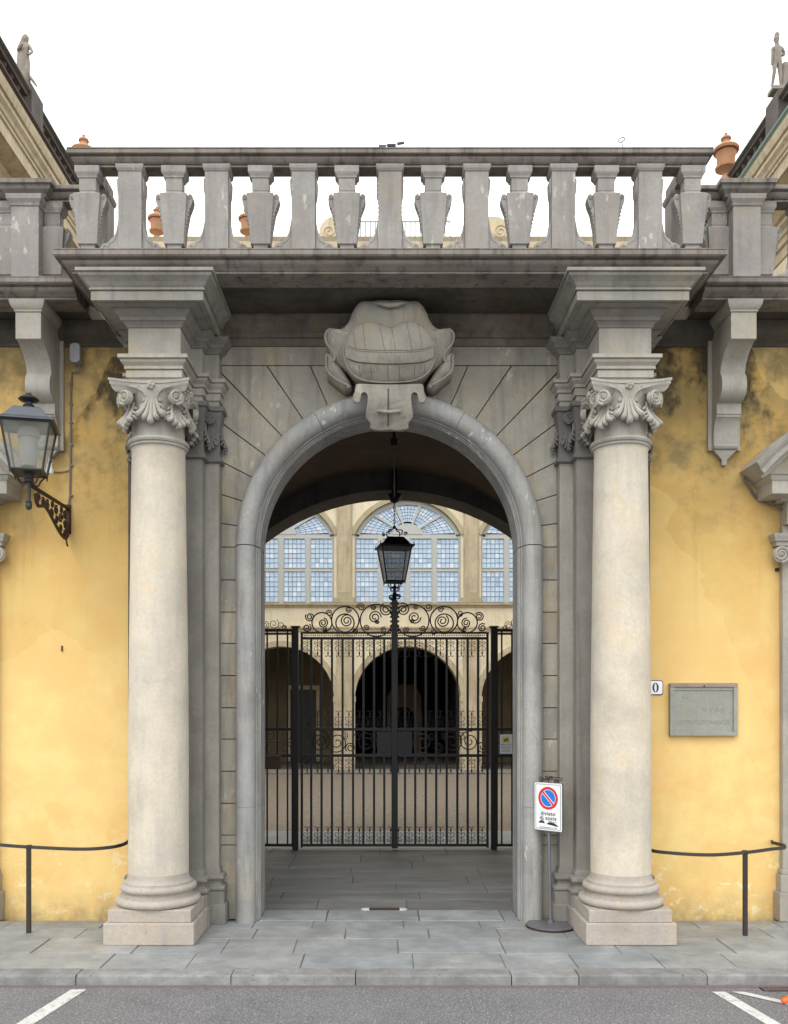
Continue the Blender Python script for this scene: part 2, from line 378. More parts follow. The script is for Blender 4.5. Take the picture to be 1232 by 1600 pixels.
# kerb stones
mb = MB(); x = -14; tin = []; rr = random.Random(4)
joints = [-14, -12.4, -10.9, -9.1, -7.6, -6, -4.6, -3.19, -1.62, -.36, 1.22, 1.9, 3.2, 4.9, 6.4, 8, 10, 12, 14]
for a, b2 in zip(joints, joints[1:]):
    dz = rr.uniform(-.006, .006); dy = rr.uniform(-.006, .006)
    pr = [(9.055+dy, -.2), (9.06+dy, -.03+dz), (9.064+dy, -.012+dz), (9.075+dy, -.003+dz), (9.095+dy, dz), (9.295, dz+.001), (9.295, -.2)]
    mb.loops([[(xx, y_, z_) for y_, z_ in pr] for xx in (a+.005, b2-.005)]); t = 1+rr.uniform(-.12, .12); tin += [(t, t, t)]*9
o = mb.build('kerb', 'kerb_stone', kind='structure', smooth=True); add_tint(o, lambda p: tin[p.index] if p.index < len(tin) else (1, 1, 1))
MB().box(-14, 14, 8.985, 9.05, -.15, -.094).build('gutter_strip', 'pelmet_red', kind='structure')
def flat(name, quad, z, mat):
    return MB().loops([[(u, w, z-.003) for u, w in quad], [(u, w, z) for u, w in quad]]).build(name, mat, kind='structure')
CX = -.093
flat('parking_line', [(-3.095+CX, 8.92), (-2.943+CX, 8.92), (-3.33+CX, 6.5), (-3.49+CX, 6.5)], -.094, 'white_paint')
flat('parking_line', [(3.266+CX, 8.85), (3.394+CX, 8.85), (3.80+CX, 6.5), (3.66+CX, 6.5)], -.094, 'white_paint')
flat('parking_line', [(3.454+CX, 8.84), (3.571+CX, 8.84), (5.2+CX, 7.28), (5.05+CX, 7.28)], -.090, 'white_paint')
# passage floor and courtyard
MB().box(-3.3, 3.3, 11.36, 17.3, -.3, -.008).build('passage_bed', 'dark_mortar', kind='structure')
slabs(-1.66, 1.66, [(11.36, 11.94)], .95, 1.3, .012, 0, 0, 'threshold_paving', 'slab_stone')
slabs(-2.95, 2.95, [(11.94, 12.6), (12.6, 13.1), (13.1, 13.75), (13.75, 14.3), (14.3, 15), (15, 15.6), (15.6, 16.3), (16.3, 17.1)], 1.1, 2.2, .003, 0, 0, 'passage_floor', 'floor_slab', tv=.12, off=.001)
MB().box(-9.3, 9.3, 17.1, 19.4, -.3, 0).build('courtyard_paving', 'slab_stone', kind='structure')
MB().box(-9.3, 9.3, 19.4, 35.2, -.3, -.02).build('courtyard_gravel', 'gravel', kind='structure')
MB().box(-9.3, 9.3, 35.2, 37, -.3, .05).build('courtyard_step', 'grey_stone', kind='structure')
for o in sc.objects:
    if o.name in ('pavement_edge', 'courtyard_paving'): add_tint(o, lambda p: (1, 1, 1))

# ------------------------------------------------------------------ gateway
G = empty('gateway', (0, 11, 0), 'stone portal with a round arch between two columns under a long balustrade', 'gateway')
ZS, RO, RI = 4.75, 1.94, 1.655
def archpoly(r, x, ztop, zs=ZS, n=40, z0=0):
    p = [(-x, z0), (-r, z0)]+[(-r*math.cos(PI*k/n), zs+r*math.sin(PI*k/n)) for k in range(n+1)]+[(r, z0), (x, z0), (x, ztop), (-x, ztop)]
    return p
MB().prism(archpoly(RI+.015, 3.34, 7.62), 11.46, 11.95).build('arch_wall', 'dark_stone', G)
# voussoirs and rusticated side blocks
XB, ZT, YV = 2.14, 7.06, 11.42
def hit(a):
    c, s_ = math.cos(a), math.sin(a); k = min(XB/c if c > 1e-6 else 1e9, (ZT-ZS)/s_ if s_ > 1e-6 else 1e9)
    return (k*c, ZS+k*s_), (RO-.03)
angs = [0, 8, 17.4, 27, 36.5, 46, 56, 66.5, 77, 90]
for sgn in (-1, 1):
    mb = MB(); g = .0055
    zj = [0.0, .95, 1.075, 1.48, 1.89, 2.3, 2.7, 3.11, 3.52, 3.92, 4.33, ZS]
    for a, b2 in zip(zj, zj[1:]):
        mb.box(*sorted((sgn*(RO-.03), sgn*(XB+.02))), YV, 11.47, a+g, b2-g)
    for a, b2 in zip(angs, angs[1:]):
        a, b2 = R(a), R(b2); da = g/RO
        (h1, _), (h2, _) = hit(a+da*.9), hit(b2-da*.9); ro = RO-.03
        arc = [(ro*math.cos(a+da+(b2-a-2*da)*k/6), ZS+ro*math.sin(a+da+(b2-a-2*da)*k/6)) for k in range(7)]
        outer = [h2]
        if abs(h2[1]-ZT) < 1e-5 and abs(h1[0]-XB) < 1e-5: outer.append((XB, ZT))
        outer.append(h1)
        mb.prism([(sgn*u, w) for u, w in arc+outer], YV, 11.47)
    mb.build('voussoirs', 'voussoir_stone', G, bevel=.004)
MB().box(-2.14, 2.14, 11.41, 11.47, ZT+.008, 7.3).build('frieze_band', 'voussoir_stone', G, bevel=.004)
# roll moulding
prof = [(1.95, 11.47), (1.95, 11.425), (1.948, 11.36), (1.935, 11.295), (1.905, 11.24), (1.86, 11.208), (1.81, 11.2), (1.76, 11.212), (1.72, 11.245), (1.695, 11.29), (1.688, 11.335), (1.688, 11.365), (1.674, 11.367), (1.674, 11.41), (1.669, 11.425), (1.658, 11.432), (1.658, 11.47), (1.646, 11.473), (1.646, 11.53), (RI, 11.56), (RI, 11.96), (1.75, 11.96), (1.75, 11.56)]
for sgn in (-1, 1):
    mb = MB()
    for (a, b2) in ((-.01, 1.45), (1.453, ZS-.012)):
        mb.loops([[(sgn*r, y, z) for r, y in prof] for z in (a, b2)])
    mb.build('jamb', 'jamb_stone', G, smooth=True)
mb = MB(); cuts = [(.0, 1.05), (1.053, 2.088), (2.091, PI)]
for a, b2 in cuts:
    n = max(6, int((b2-a)/PI*56)); mb.loops([[(-r*math.cos(a+(b2-a)*k/n), y, ZS+r*math.sin(a+(b2-a)*k/n)) for r, y in prof] for k in range(n+1)])
mb.build('archivolt', 'jamb_stone', G, smooth=True)

# columns
XC = 2.747
def leaf(w0, w1, h, depth, lob=4, nu=14, nv=30):
    """hanging acanthus leaf, local frame: x across, z down from 0 to -h, -y outwards"""
    rows = []
    for j in range(nv+1):
        t = j/nv; w = (w0+(w1-w0)*math.sin(min(t, .8)/.8*PI/2))*(1-max(0, (t-.78)/.22)**2*.75)
        w *= 1+.34*abs(math.sin(lob*PI*t))**.6*.7-.15
        row = []
        for i in range(nu+1):
            u = -1+2*i/nu
            d = depth*(.25+.75*math.sin(min(1, t/.88)*PI/2)**1.6)*(1-.45*u*u)-max(0, (t-.9)/.1)*depth*.45
            d += .015*math.cos(u*PI*3)*(1-.2*t)+.012*math.sin(lob*2*PI*t)*abs(u)
            row.append((u*w, -max(d, .004), -h*t+.02*u*u*(1 if t > .7 else 0)))
        rows.append(row)
    return rows
def add_leaf(mb, M4, *a, **k):
    rows = leaf(*a, **k)
    f = [[M4 @ Vector(p) for p in r] for r in rows]
    vs = [[mb.b.verts.new(p) for p in r] for r in f]
    for j in range(len(vs)-1):
        for i in range(len(vs[0])-1): mb.b.faces.new((vs[j][i], vs[j][i+1], vs[j+1][i+1], vs[j+1][i]))
    # closed back
    edge = [r[0] for r in vs]+vs[-1][1:-1]+[r[-1] for r in reversed(vs)]+list(reversed(vs[0][1:-1]))
    back = [mb.b.verts.new(M4 @ Vector((p.x, .02, p.z))) for p in [M4.inverted() @ v.co for v in edge]]
    n = len(edge)
    for i in range(n): mb.b.faces.new((edge[i], edge[(i+1) % n], back[(i+1) % n], back[i]))
def volute(mb, M4, r, t=.014, sgn=1):
    pts = spiral((0, 0), r, r*.16, -PI/2 if True else 0, 2.1, sgn, n=36)
    n = len(pts); mb.tube([M4 @ Vector(p) for p in pts], [t*(1-.5*i/n) for i in range(n)], 6)
    ring = [M4 @ Vector((r*.96*math.cos(2*PI*k/20), .004, r*.96*math.sin(2*PI*k/20))) for k in range(20)]
    ring2 = [M4 @ Vector((r*.96*math.cos(2*PI*k/20), .06, r*.96*math.sin(2*PI*k/20))) for k in range(20)]
    mb.loops([ring, ring2])
    mb.sphere(M4 @ Vector((0, -.006, 0)), r*.22, 8)
def palm(mb, M4, w, h, depth):
    """acanthus leaf of separate rolled lobes hanging from the top"""
    def lobe(p, r0, r1, sq=1):
        P = catmull(p, 5, False); n = len(P); rs = [r0+(r1-r0)*math.sin(PI*min(1, (i/(n-1))*1.12)*.5)**1.5 if i < n-2 else r1*.5 for i in range(n)]
        mb.tube([M4 @ Vector(q) for q in P], rs, 7)
    for i in range(-2, 3):
        e = abs(i); hh = h*(1-.10*e); x = i*w*.42
        lobe([(x*.25, -.015, 0), (x*.45, -depth*.35, -hh*.4), (x*.75, -depth*.8, -hh*.78), (x, -depth*1.05, -hh*.95), (x*1.12, -depth*1.02, -hh), (x*1.15, -depth*.75, -hh*1.02)], .012, w*.30 if e == 0 else w*.24)
    for s_ in (-1, 1):
        for k, (t, ww) in enumerate(((.22, .62), (.45, .85), (.64, 1.05))):
            lobe([(s_*w*.12, -depth*t*.6, -h*t*.8), (s_*w*ww*.55, -depth*(t*.9), -h*(t*.92)), (s_*w*ww*.95, -depth*(t*.8), -h*(t+.06)), (s_*w*ww*1.02, -depth*t*.5, -h*(t+.13))], .010, w*.15)
def make_column(x):
    yc = 10.65
    C = MB().prism([(x-.517, 10.18-.0), (x+.517, 10.18), (x+.517, 11.2), (x-.517, 11.2)], 0, .252, 'z').build('column', 'base_stone', G, bevel=.012)
    MB().box(x-.475, x+.475, 10.215, 11.17, .2525, .395).build('plinth', 'base_stone', C, bevel=.01)
    pr = [(.3, .396), (.45, .396), (.476, .405), (.492, .425), (.496, .445), (.490, .468), (.472, .486), (.448, .493), (.446, .4935), (.446, .508), (.420, .510), (.402, .519), (.393, .535), (.392, .552), (.398, .560), (.414, .561), (.415, .5615), (.434, .566), (.446, .582), (.447, .603), (.438, .622), (.418, .634), (.396, .636), (.395, .6365), (.395, .662), (.383, .664), (.368, .68), (.357, .71), (.352, .76)]
    MB().lathe(pr, (x, yc, 0), 72).build('base', 'base_stone', C, smooth=True)
    sh = [(.352, .7602)]+[(.352-(.352-.31)*max(0, (t-.3)/.7)**1.25, .76+(5.735-.76)*t) for t in [i/14 for i in range(1, 15)]]
    sh += [(.322, 5.755)]
    MB().lathe(sh, (x, yc, 0), 72).build('shaft', 'column_stone', C, smooth=True)
    K = MB()
    K.lathe([(.3, 5.756), (.335, 5.757), (.342, 5.77), (.335, 5.785), (.335, 5.79), (.352, 5.797), (.362, 5.82), (.352, 5.842), (.335, 5.85), (.315, 5.853), (.305, 5.9), (.305, 6.1), (.325, 6.25), (.37, 6.38), (.37, 6.42)], (x, yc, 0), 56)
    # abacus with concave sides
    def ab(h, d):
        P = []
        for q in range(4):
            a0 = q*PI/2
            for k in range(9):
                t = -1+2*k/8; r = .335+.115*t*t+d; u = t*(.45+d)
                P.append((r*math.cos(a0)-u*math.sin(a0), r*math.sin(a0)+u*math.cos(a0)))
        return [(x+a, yc+b_, h) for a, b_ in P]
    K.loops([ab(6.33, -.05), ab(6.36, -.02), ab(6.395, -.008), ab(6.40, 0), ab(6.435, .004), ab(6.44, .014), ab(6.468, .014)])
    for q in range(8):
        a = q*PI/4; rr_ = .31 if q % 2 == 0 else .34
        ztop = 6.36 if q % 2 == 0 else 6.25
        hh = .37 if q % 2 == 0 else .30
        M4 = Matrix.Translation((x, yc, 0)) @ Matrix.Rotation(a, 4, 'Z') @ Matrix.Translation((0, -rr_+.01, ztop)) @ Matrix.Rotation(R(6 if q % 2 else 3), 4, 'X')
        palm(K, M4, .15 if q % 2 == 0 else .125, hh*.95, .10 if q % 2 == 0 else .14)
        if q % 2 == 0:   # flower on the abacus
            for k in range(5):
                b_ = 2*PI*k/5
                K.sphere(M4 @ Vector((.03*math.cos(b_), -.075, .055+.03*math.sin(b_))), .024, 8)
            K.sphere(M4 @ Vector((0, -.09, .055)), .02, 8)
            for s_ in (-1, 1):   # stems curling from the centre to the volutes
                K.tube([M4 @ Vector(p) for p in catmull([(s_*.05, -.03, -.1), (s_*.09, -.05, -.02), (s_*.16, -.07, .02), (s_*.24, -.1, .03)], 5, False)], .013, 6)
                V4 = Matrix.Translation((x, yc, 0)) @ Matrix.Rotation(a, 4, 'Z') @ Matrix.Translation((s_*.30, -.385, 6.27)) @ Matrix.Rotation(s_*R(28), 4, 'Z')
                volute(K, V4, .084, .018, s_)
    K.build('capital', 'capital_stone', C, smooth=True)
    return C
make_column(-XC); make_column(XC)
# pilasters behind each column
for sx in (-1, 1):
    for half, y0, nm in ((.437, 11.05, 'inner'), (.604, 11.25, 'outer')):
        x = sx*XC
        xo_e, xi_e = (x+sx*(.418 if nm == 'inner' else .493)), x-sx*half
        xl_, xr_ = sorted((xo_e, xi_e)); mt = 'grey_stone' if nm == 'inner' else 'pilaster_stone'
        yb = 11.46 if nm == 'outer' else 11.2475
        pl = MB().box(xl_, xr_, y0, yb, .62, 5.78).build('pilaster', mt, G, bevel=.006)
        path = [(xl_, yb), (xl_, y0), (xr_, y0), (xr_, yb)]
        MB().mould(path, [(-.03, 0), (.10, 0), (.10, .24), (.075, .245), (.075, .41), (-.03, .41)]).build('plinth', 'grey_stone', pl, bevel=.005)
        MB().mould(path, [(-.03, .411), (.06, .411), (.082, .425), (.086, .45), (.072, .475), (.05, .478), (.03, .50), (.035, .545), (.06, .55), (.072, .57), (.068, .60), (.045, .618), (.025, .62), (.02, .66), (.0015, .70), (-.03, .70)]).build('base', 'grey_stone', pl, smooth=True)
        K = MB(); K.mould(path, [(-.03, 5.77), (.02, 5.77), (.045, 5.785), (.045, 5.82), (.02, 5.84), (.012, 5.87), (.012, 6.2), (.04, 6.36), (.05, 6.4), (.075, 6.41), (.075, 6.465), (-.03, 6.465)])
        w_ = xr_-xl_; xs = [xl_+.10, (xl_+xr_)/2, xr_-.10]
        for i, xx in enumerate(xs):
            palm(K, Matrix.Translation((xx, y0-.005, 6.24 if i != 1 else 6.3)) @ Matrix.Rotation(R(3), 4, 'X'), .085, .31, .08)
            if i != 1: volute(K, Matrix.Translation((xx, y0-.12, 6.31)), .07, .015, 1 if i else -1)
        for s_ in (-1, 1):   # leaf on the return
            xe = xr_ if s_ > 0 else xl_
            palm(K, Matrix.Translation((xe+s_*.005, y0+.09, 6.24)) @ Matrix.Rotation(s_*PI/2, 4, 'Z') @ Matrix.Rotation(R(3), 4, 'X'), .07, .31, .08)
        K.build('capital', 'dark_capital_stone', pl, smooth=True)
# entablature over the columns
def half_path(s_):
    p = [(-3.24, 11.46), (-3.24, 11.25), (-3.165, 11.25), (-3.165, 11.05), (-3.052, 11.05), (-3.052, 10.45), (-2.442, 10.45), (-2.442, 11.05), (-2.31, 11.05), (-2.31, 11.25), (-2.143, 11.25), (-2.143, 11.46)]
    return p if s_ < 0 else [(-a, b_) for a, b_ in reversed(p)]
for s_ in (-1, 1):
    x = s_*XC
    MB().mould(half_path(s_), [(-.04, 6.47), (.0, 6.47), (.0, 6.55), (.022, 6.552), (.022, 6.635), (.012, 6.637), (.012, 6.645), (.04, 6.647), (.04, 6.672), (.034, 6.674), (.034, 6.684), (.05, 6.70), (.07, 6.72), (.078, 6.742), (.07, 6.744), (.07, 6.754), (.10, 6.756), (.10, 6.80), (-.04, 6.80)]).build('architrave', 'capital_stone', G, bevel=.003)
    MB().mould(half_path(s_), [(-.04, 6.802), (.0, 6.802), (.0, 7.135), (-.04, 7.135)]).build('frieze', 'capital_stone', G, bevel=.003)
    MB().box(x-.27, x+.27, 10.49, 11.4, 6.475, 7.6).box(x-.4, x+.4, 11.09, 11.4, 6.475, 7.6).build('entablature_core', 'dark_stone', G)
for s_ in (-1, 1):
  MB().mould(half_path(s_), [(-.04, 7.137), (.012, 7.137), (.02, 7.16), (.05, 7.19), (.075, 7.20), (.08, 7.235), (.1, 7.25), (.14, 7.29), (.145, 7.31), (-.04, 7.31)]).build('bed_moulding', 'grey_stone', G, bevel=.002)
for s_ in (-1, 1):
    x = s_*XC; bp = [(x-.305, 11.42), (x-.305, 10.45), (x+.305, 10.45), (x+.305, 11.42)]
    MB().mould(bp, [(-.04, 7.312), (.25, 7.312), (.25, 7.325), (.31, 7.325), (.31, 7.312), (.33, 7.312), (.33, 7.412), (.318, 7.414), (.318, 7.424), (.347, 7.426), (.347, 7.446), (.335, 7.448), (.335, 7.458), (.352, 7.475), (.375, 7.505), (.405, 7.53), (.435, 7.55), (.448, 7.572), (.438, 7.574), (.438, 7.584), (.467, 7.586), (.467, 7.624), (-.04, 7.624)]).build('corona', 'corona_stone', G, bevel=.003)
MB().mould([(-2.27, 11.42), (2.27, 11.42)], [(-.04, 7.302), (.03, 7.302), (.05, 7.33), (.06, 7.38), (.1, 7.39), (.1, 7.44), (.13, 7.46), (.2, 7.52), (.21, 7.56), (.24, 7.6), (.24, 7.628), (-.04, 7.628)]).build('bed_moulding', 'arch_bed_stone', G, bevel=.002)
# main cornice
mp = [(-3.47, 11.3), (-3.47, 10.3), (3.47, 10.3), (3.47, 11.3)]
CP = [(-.2, 7.63), (.13, 7.63), (.14, 7.632), (.14, 7.652), (.128, 7.654), (.128, 7.662), (.145, 7.664), (.158, 7.675), (.185, 7.69), (.21, 7.705), (.225, 7.722), (.23, 7.742), (.215, 7.744), (.215, 7.756), (.285, 7.758), (.287, 7.768), (.30, 7.770), (.30, 7.822), (.286, 7.824), (.286, 7.83), (.296, 7.832), (.296, 7.843), (.265, 7.85), (-.2, 7.85)]
MB().mould(mp, CP).build('cornice', 'cornice_stone', G, bevel=.002)
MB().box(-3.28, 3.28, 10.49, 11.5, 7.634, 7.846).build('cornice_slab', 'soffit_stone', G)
# terrace, passage vault, rear arch
MB().box(-3.3, 3.3, 11.52, 17.3, 7.35, 7.8).build('terrace', 'dark_stone', G)
for s_ in (-1, 1):
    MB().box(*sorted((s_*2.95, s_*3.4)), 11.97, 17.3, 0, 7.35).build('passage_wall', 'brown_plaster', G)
n = 36; zv = 4.9
vp = [(-2.96, zv-.2)]+[(-2.95*math.cos(PI*k/n), zv+2.15*math.sin(PI*k/n)) for k in range(n+1)]+[(2.96, zv-.2), (3.2, zv-.2), (3.2, 7.3), (-3.2, 7.3), (-3.2, zv-.2)]
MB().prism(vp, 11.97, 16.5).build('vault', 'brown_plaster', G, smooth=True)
ac, ar, az_ = .1, 3.95, 2.74
pts = [(ac+ar*math.sin(t), az_+ar*math.cos(t)) for t in [R(-48)+R(96)*k/40 for k in range(41)]]
MB().prism([(-2.96, 4.6)]+[p for p in pts if abs(p[0]) < 2.9]+[(2.96, 4.6), (2.96, 7.34), (-2.96, 7.34)], 16.502, 17.32).build('rear_arch', 'dark_stone', G)

# ---- cartouche and keystone clasp
def leanpy(py): return .40*max(0, min(1.05, (605-py)/140))
def cz(zx, zy):
    py = 440+zy/5.6; Yc = 11.0-leanpy(py); return ((zx-616)/5.6*Yc/1400, 2.75+(1100-py)*Yc/1400)
ZB, ZTP = cz(0, 924)[1], cz(0, 112)[1]
def lean(z): return .40*max(0, min(1.05, (z-ZB)/(ZTP-ZB)))
def dome(mb, out, yb, yrim, yc_, n=7, c=None, flat_=.5, swirl=0):
    c = c or (sum(p[0] for p in out)/len(out), sum(p[1] for p in out)/len(out))
    rings = [[(x, yb, z) for x, z in out], [(x, yrim-lean(z), z) for x, z in out]]
    for k in range(1, n+1):
        t = k/n; q = 1-t*.97
        rings.append([(c[0]+(x-c[0])*q, yrim-lean(c[1]+(z-c[1])*q)+(yc_-yrim)*math.sin(t*PI/2)**flat_, c[1]+(z-c[1])*q) for x, z in out])
    mb.loops(rings)
up = [(120, 640), (75, 540), (42, 450), (48, 385), (95, 362), (160, 372), (215, 350), (262, 290), (295, 205), (360, 125), (450, 118), (540, 110), (620, 112)]
up = up+[(1232-a, b_) for a, b_ in reversed(up[:-1])]
bot = [(990, 740), (870, 835), (620, 855), (362, 835), (242, 740)]
up_c = catmull([cz(*p) for p in up+bot], 5)
low = [(48, 590), (88, 575), (135, 650), (180, 700), (280, 860), (230, 900), (180, 870), (100, 790), (52, 740)]
cart = MB(); dome(cart, up_c, 11.44, 11.14, 10.98, 8, cz(616, 560), .7)
CT = cart.build('cartouche', 'voussoir_stone', G, smooth='all')
for s_ in (-1, 1):
    mb = MB(); P = catmull([cz(a if s_ < 0 else 1232-a, b_) for a, b_ in low], 5); dome(mb, P, 11.44, 11.19, 11.10, 5, None, .6)
    # rolled ear edges
    e = [(95, 372), (50, 420), (60, 500), (125, 590), (128, 655), (100, 650)]
    e = [cz(a if s_ < 0 else 1232-a, b_) for a, b_ in e]
    mb.tube([(a, 11.12-lean(b_), b_) for a, b_ in catmull(e, 6, False)], .016, 8)
    e = [cz(a if s_ < 0 else 1232-a, b_) for a, b_ in [(55, 600), (60, 730), (120, 800), (200, 850), (265, 880), (240, 890)]]
    mb.tube([(a, 11.13-lean(b_), b_) for a, b_ in catmull(e, 6, False)], .015, 8)
    mb.build('scroll_ear', 'voussoir_stone', CT, smooth='all')
# oval shield, raised rim, strap and laths
ov = [(215, 600), (235, 500), (300, 405), (400, 350), (500, 352), (575, 385), (616, 392)]
ovl = [(228, 700), (285, 800), (400, 864), (616, 882)]
oval = catmull([cz(*p) for p in ov+[(1232-a, b_) for a, b_ in reversed(ov[:-1])]+[(1232-a, b_) for a, b_ in ovl]+[ovl[-1]][:0]+list(reversed(ovl[:-1]))], 6)
mb = MB(); dome(mb, oval, 11.3, 11.0, 10.86, 10, cz(616, 630), .8); SH = mb.build('shield', 'voussoir_stone', CT, smooth='all')
SC = cz(616, 630)
def rout(ang_):
    best = 1e9; dx, dz = math.cos(ang_), math.sin(ang_)
    for p, q in zip(oval, oval[1:]+oval[:1]):
        ax, az2, bx_, bz_ = p[0]-SC[0], p[1]-SC[1], q[0]-SC[0], q[1]-SC[1]
        ex, ez = bx_-ax, bz_-az2; den = dx*ez-dz*ex
        if abs(den) < 1e-9: continue
        t = (ax*ez-az2*ex)/den; u = (ax*dz-az2*dx)/den
        if t > 0 and -1e-6 <= u <= 1+1e-6: best = min(best, t)
    return best
def oy(x, z):   # front of the bulging shield
    q = min(1, math.hypot(x-SC[0], z-SC[1])/rout(math.atan2(z-SC[1], x-SC[0]))); t = (1-q)/.97
    return 11.0-lean(z)-.14*math.sin(min(1, max(0, t))*PI/2)**.8
mb = MB(); mb.tube([(x, 10.998-lean(z), z) for x, z in oval], .010, 8, True)
mb.build('shield_rim', 'voussoir_stone', CT, smooth='all')
def ribbon(mb, pts, w, lift, horizontal=True):
    rings = []
    for x, z in pts:
        P = [(x, z+w*k/4) if horizontal else (x+w*k/4, z) for k in (2, 1, 0, -1, -2)]
        ys = [oy(*p) for p in P]
        rings.append([(P[0][0], ys[0]+.02, P[0][1])]+[(p[0], y-lift, p[1]) for p, y in zip(P, ys)]+[(P[-1][0], ys[-1]+.02, P[-1][1])])
    mb.loops(rings)
sp_ = catmull([cz(*p) for p in [(232, 622), (330, 672), (470, 697), (620, 704), (770, 697), (910, 672), (1002, 622)]], 6, False)
mb = MB(); ribbon(mb, sp_, .112, .022)
mb.tube([(x, oy(x, z+.056)-.024, z+.056) for x, z in sp_[1:-1]], .007, 6)
mb.build('strap', 'voussoir_stone', CT, smooth=True)
gr = MB()  # dark surface tubes, colour stands in for shade and dirt in carved grooves
def groove(pts, l, r=.0032):
    gr.tube([(x, oy(x, z)-l, z) for x, z in pts], r, 5)
for (xa_, za_, xb_, zb_) in ((298, 440, 326, 615), (380, 368, 408, 640), (522, 362, 575, 652), (632, 398, 668, 655), (762, 360, 812, 645), (866, 372, 902, 628), (352, 745, 362, 835), (450, 752, 462, 860), (598, 758, 606, 870), (698, 758, 706, 868), (832, 750, 832, 850), (926, 730, 918, 815)):
    groove([cz(xa_+(xb_-xa_)*t, za_+(zb_-za_)*t) for t in [k/8 for k in range(9)]], -.001)
groove([(x, z-.060) for x, z in sp_[2:-2]], .0, .004); groove([(x, z+.074) for x, z in sp_[2:-2]], .002, .0035)
gr.build('groove_shade', 'groove_stone', CT)
LP_ = [cz(*p) for p in ((480, 165), (560, 190), (620, 198), (690, 190), (760, 165))]
MB().tube([(x, 11.035-lean(z)-(.0 if i in (0, 4) else .02), z) for i, (x, z) in enumerate(LP_)], [.004, .026, .032, .026, .004], 8).build('lip', 'voussoir_stone', CT, smooth='all')
cl = [(345, 893), (616, 898)]
half = [(616, 900), (750, 897), (890, 893), (913, 912), (920, 960), (938, 1005), (930, 1040), (900, 1052), (880, 1040), (872, 1010), (862, 980), (842, 968), (820, 975), (808, 1000), (812, 1060), (825, 1140), (820, 1165), (785, 1205), (785, 1240), (700, 1255), (616, 1250)]
full = half+[(1232-a, b_) for a, b_ in reversed(half[1:-1])]
P = catmull([cz(a, b_) for a, b_ in full], 4)
mb = MB(); c = cz(616, 1100)
zt_, zb_ = max(p[1] for p in P), min(p[1] for p in P)
def cy(z): q = (zt_-z)/(zt_-zb_); return .235*q*q+.02
mb.loops([[(x, 11.0+cy(z), z) for x, z in P], [(x, 10.975+cy(z), z) for x, z in P], [(c[0]+(x-c[0])*.985, 10.955+cy(z), c[1]+(z-c[1])*.985) for x, z in P]])
B = [cz(a_, b2_) for a_, b2_ in ((440, 905), (792, 905), (788, 1040), (780, 1190), (750, 1215), (480, 1215), (452, 1190), (447, 1040))]
mb.loops([[(x, 11.45, z) for x, z in B], [(x, 11.001+cy(z), z) for x, z in B]])
KS = mb.build('keystone_clasp', 'voussoir_stone', G)
a, b_ = cz(606, 940), cz(606, 1225)
zs_ = [a[1]+(b_[1]-a[1])*k/8 for k in range(9)]
MB().tube([(a[0], 10.956+cy(z), z) for z in zs_], .009, 6).build('slit', 'groove_stone', KS)
p0, p1 = cz(535, 1118), cz(690, 1118)
yk = 10.95+cy(p0[1])
MB().tube(catmull([(p0[0]-.02, yk+.03, p0[1]), (p0[0]-.012, yk-.01, p0[1]-.003), (p0[0]+.02, yk-.035, p0[1]-.014), (0, yk-.045, p0[1]-.024), (p1[0]-.02, yk-.035, p1[1]-.014), (p1[0]+.012, yk-.01, p1[1]-.003), (p1[0]+.02, yk+.03, p1[1])], 4, False), .022, 8).build('staple', 'voussoir_stone', KS, smooth='all')

# ---- balustrade
def straight_mesh(parent, x, y, rot=0):
    mb = MB(); d = .105
    mb.box(-.132, .132, -d, d, 0, .9)
    mb.mould([(-.132, d), (-.132, -d), (.132, -d), (.132, d)], [(-.02, .90), (.0, .90), (.008, .905), (.012, .915), (.02, .93), (.024, .955), (.024, .975), (-.02, .975)], close=True)
    foot = [(.134, 0), (.335, 0), (.35, .035), (.335, .08), (.295, .108), (.262, .112), (.245, .125), (.225, .155), (.19, .18), (.165, .235), (.148, .32), (.134, .4)]
    f2 = [(.134, .62), (.15, .7), (.155, .82), (.14, .85), (.134, .85)]
    for s_ in (-1, 1):
        mb.prism([(s_*a, b_) for a, b_ in foot], -d+.03, d-.03)
        mb.prism([(s_*a, b_) for a, b_ in f2], -d+.03, d-.03)
        mb.tube(spiral((s_*.285, .055), .036, .008, 0, 1.4, s_, y=-d+.028, n=18), .006, 5)
        mb.tube([(s_*a, -d+.029, b_) for a, b_ in catmull([(.25, .06), (.235, .1), (.19, .13), (.16, .18), (.15, .24)], 4, False)], .005, 5)
        for k in range(8): mb.cyl((s_*.130, -d+.05, .42+.05*k), .009, .02, 'y', 8)
    return mb
def tapered_mesh(parent=None, x=0, y=0, rot=0):
    mb = MB(); d = .10
    def lv(w, z, dd=None): dd = dd or d*w/.14; return [(-w, -dd, z), (w, -dd, z), (w, dd, z), (-w, dd, z)]
    mb.loops([lv(.095, 0), lv(.095, .04), lv(.08, .055), lv(.08, .09), lv(.11, .10), lv(.152, .655), lv(.088, .69), lv(.088, .70), lv(.094, .71), lv(.094, .84), lv(.11, .85), lv(.112, .865), lv(.13, .89), lv(.138, .905), lv(.138, .975)])
    for s_ in (-1, 1):
        side = [(.108, .12), (.135, .3), (.165, .47), (.2, .56), (.212, .61), (.205, .655), (.18, .675), (.155, .66), (.145, .6)]
        mb.prism([(s_*a, b_) for a, b_ in side], -.06, .06)
        mb.tube(spiral((s_*.183, .63), .025, .006, 0, 1.3, s_, y=-.062, n=16), .006, 5)
        for k in range(8): mb.cyl((s_*(.113+.0092*k), -.066, .2+.045*k), .009, .02, 'y', 8)
    return mb
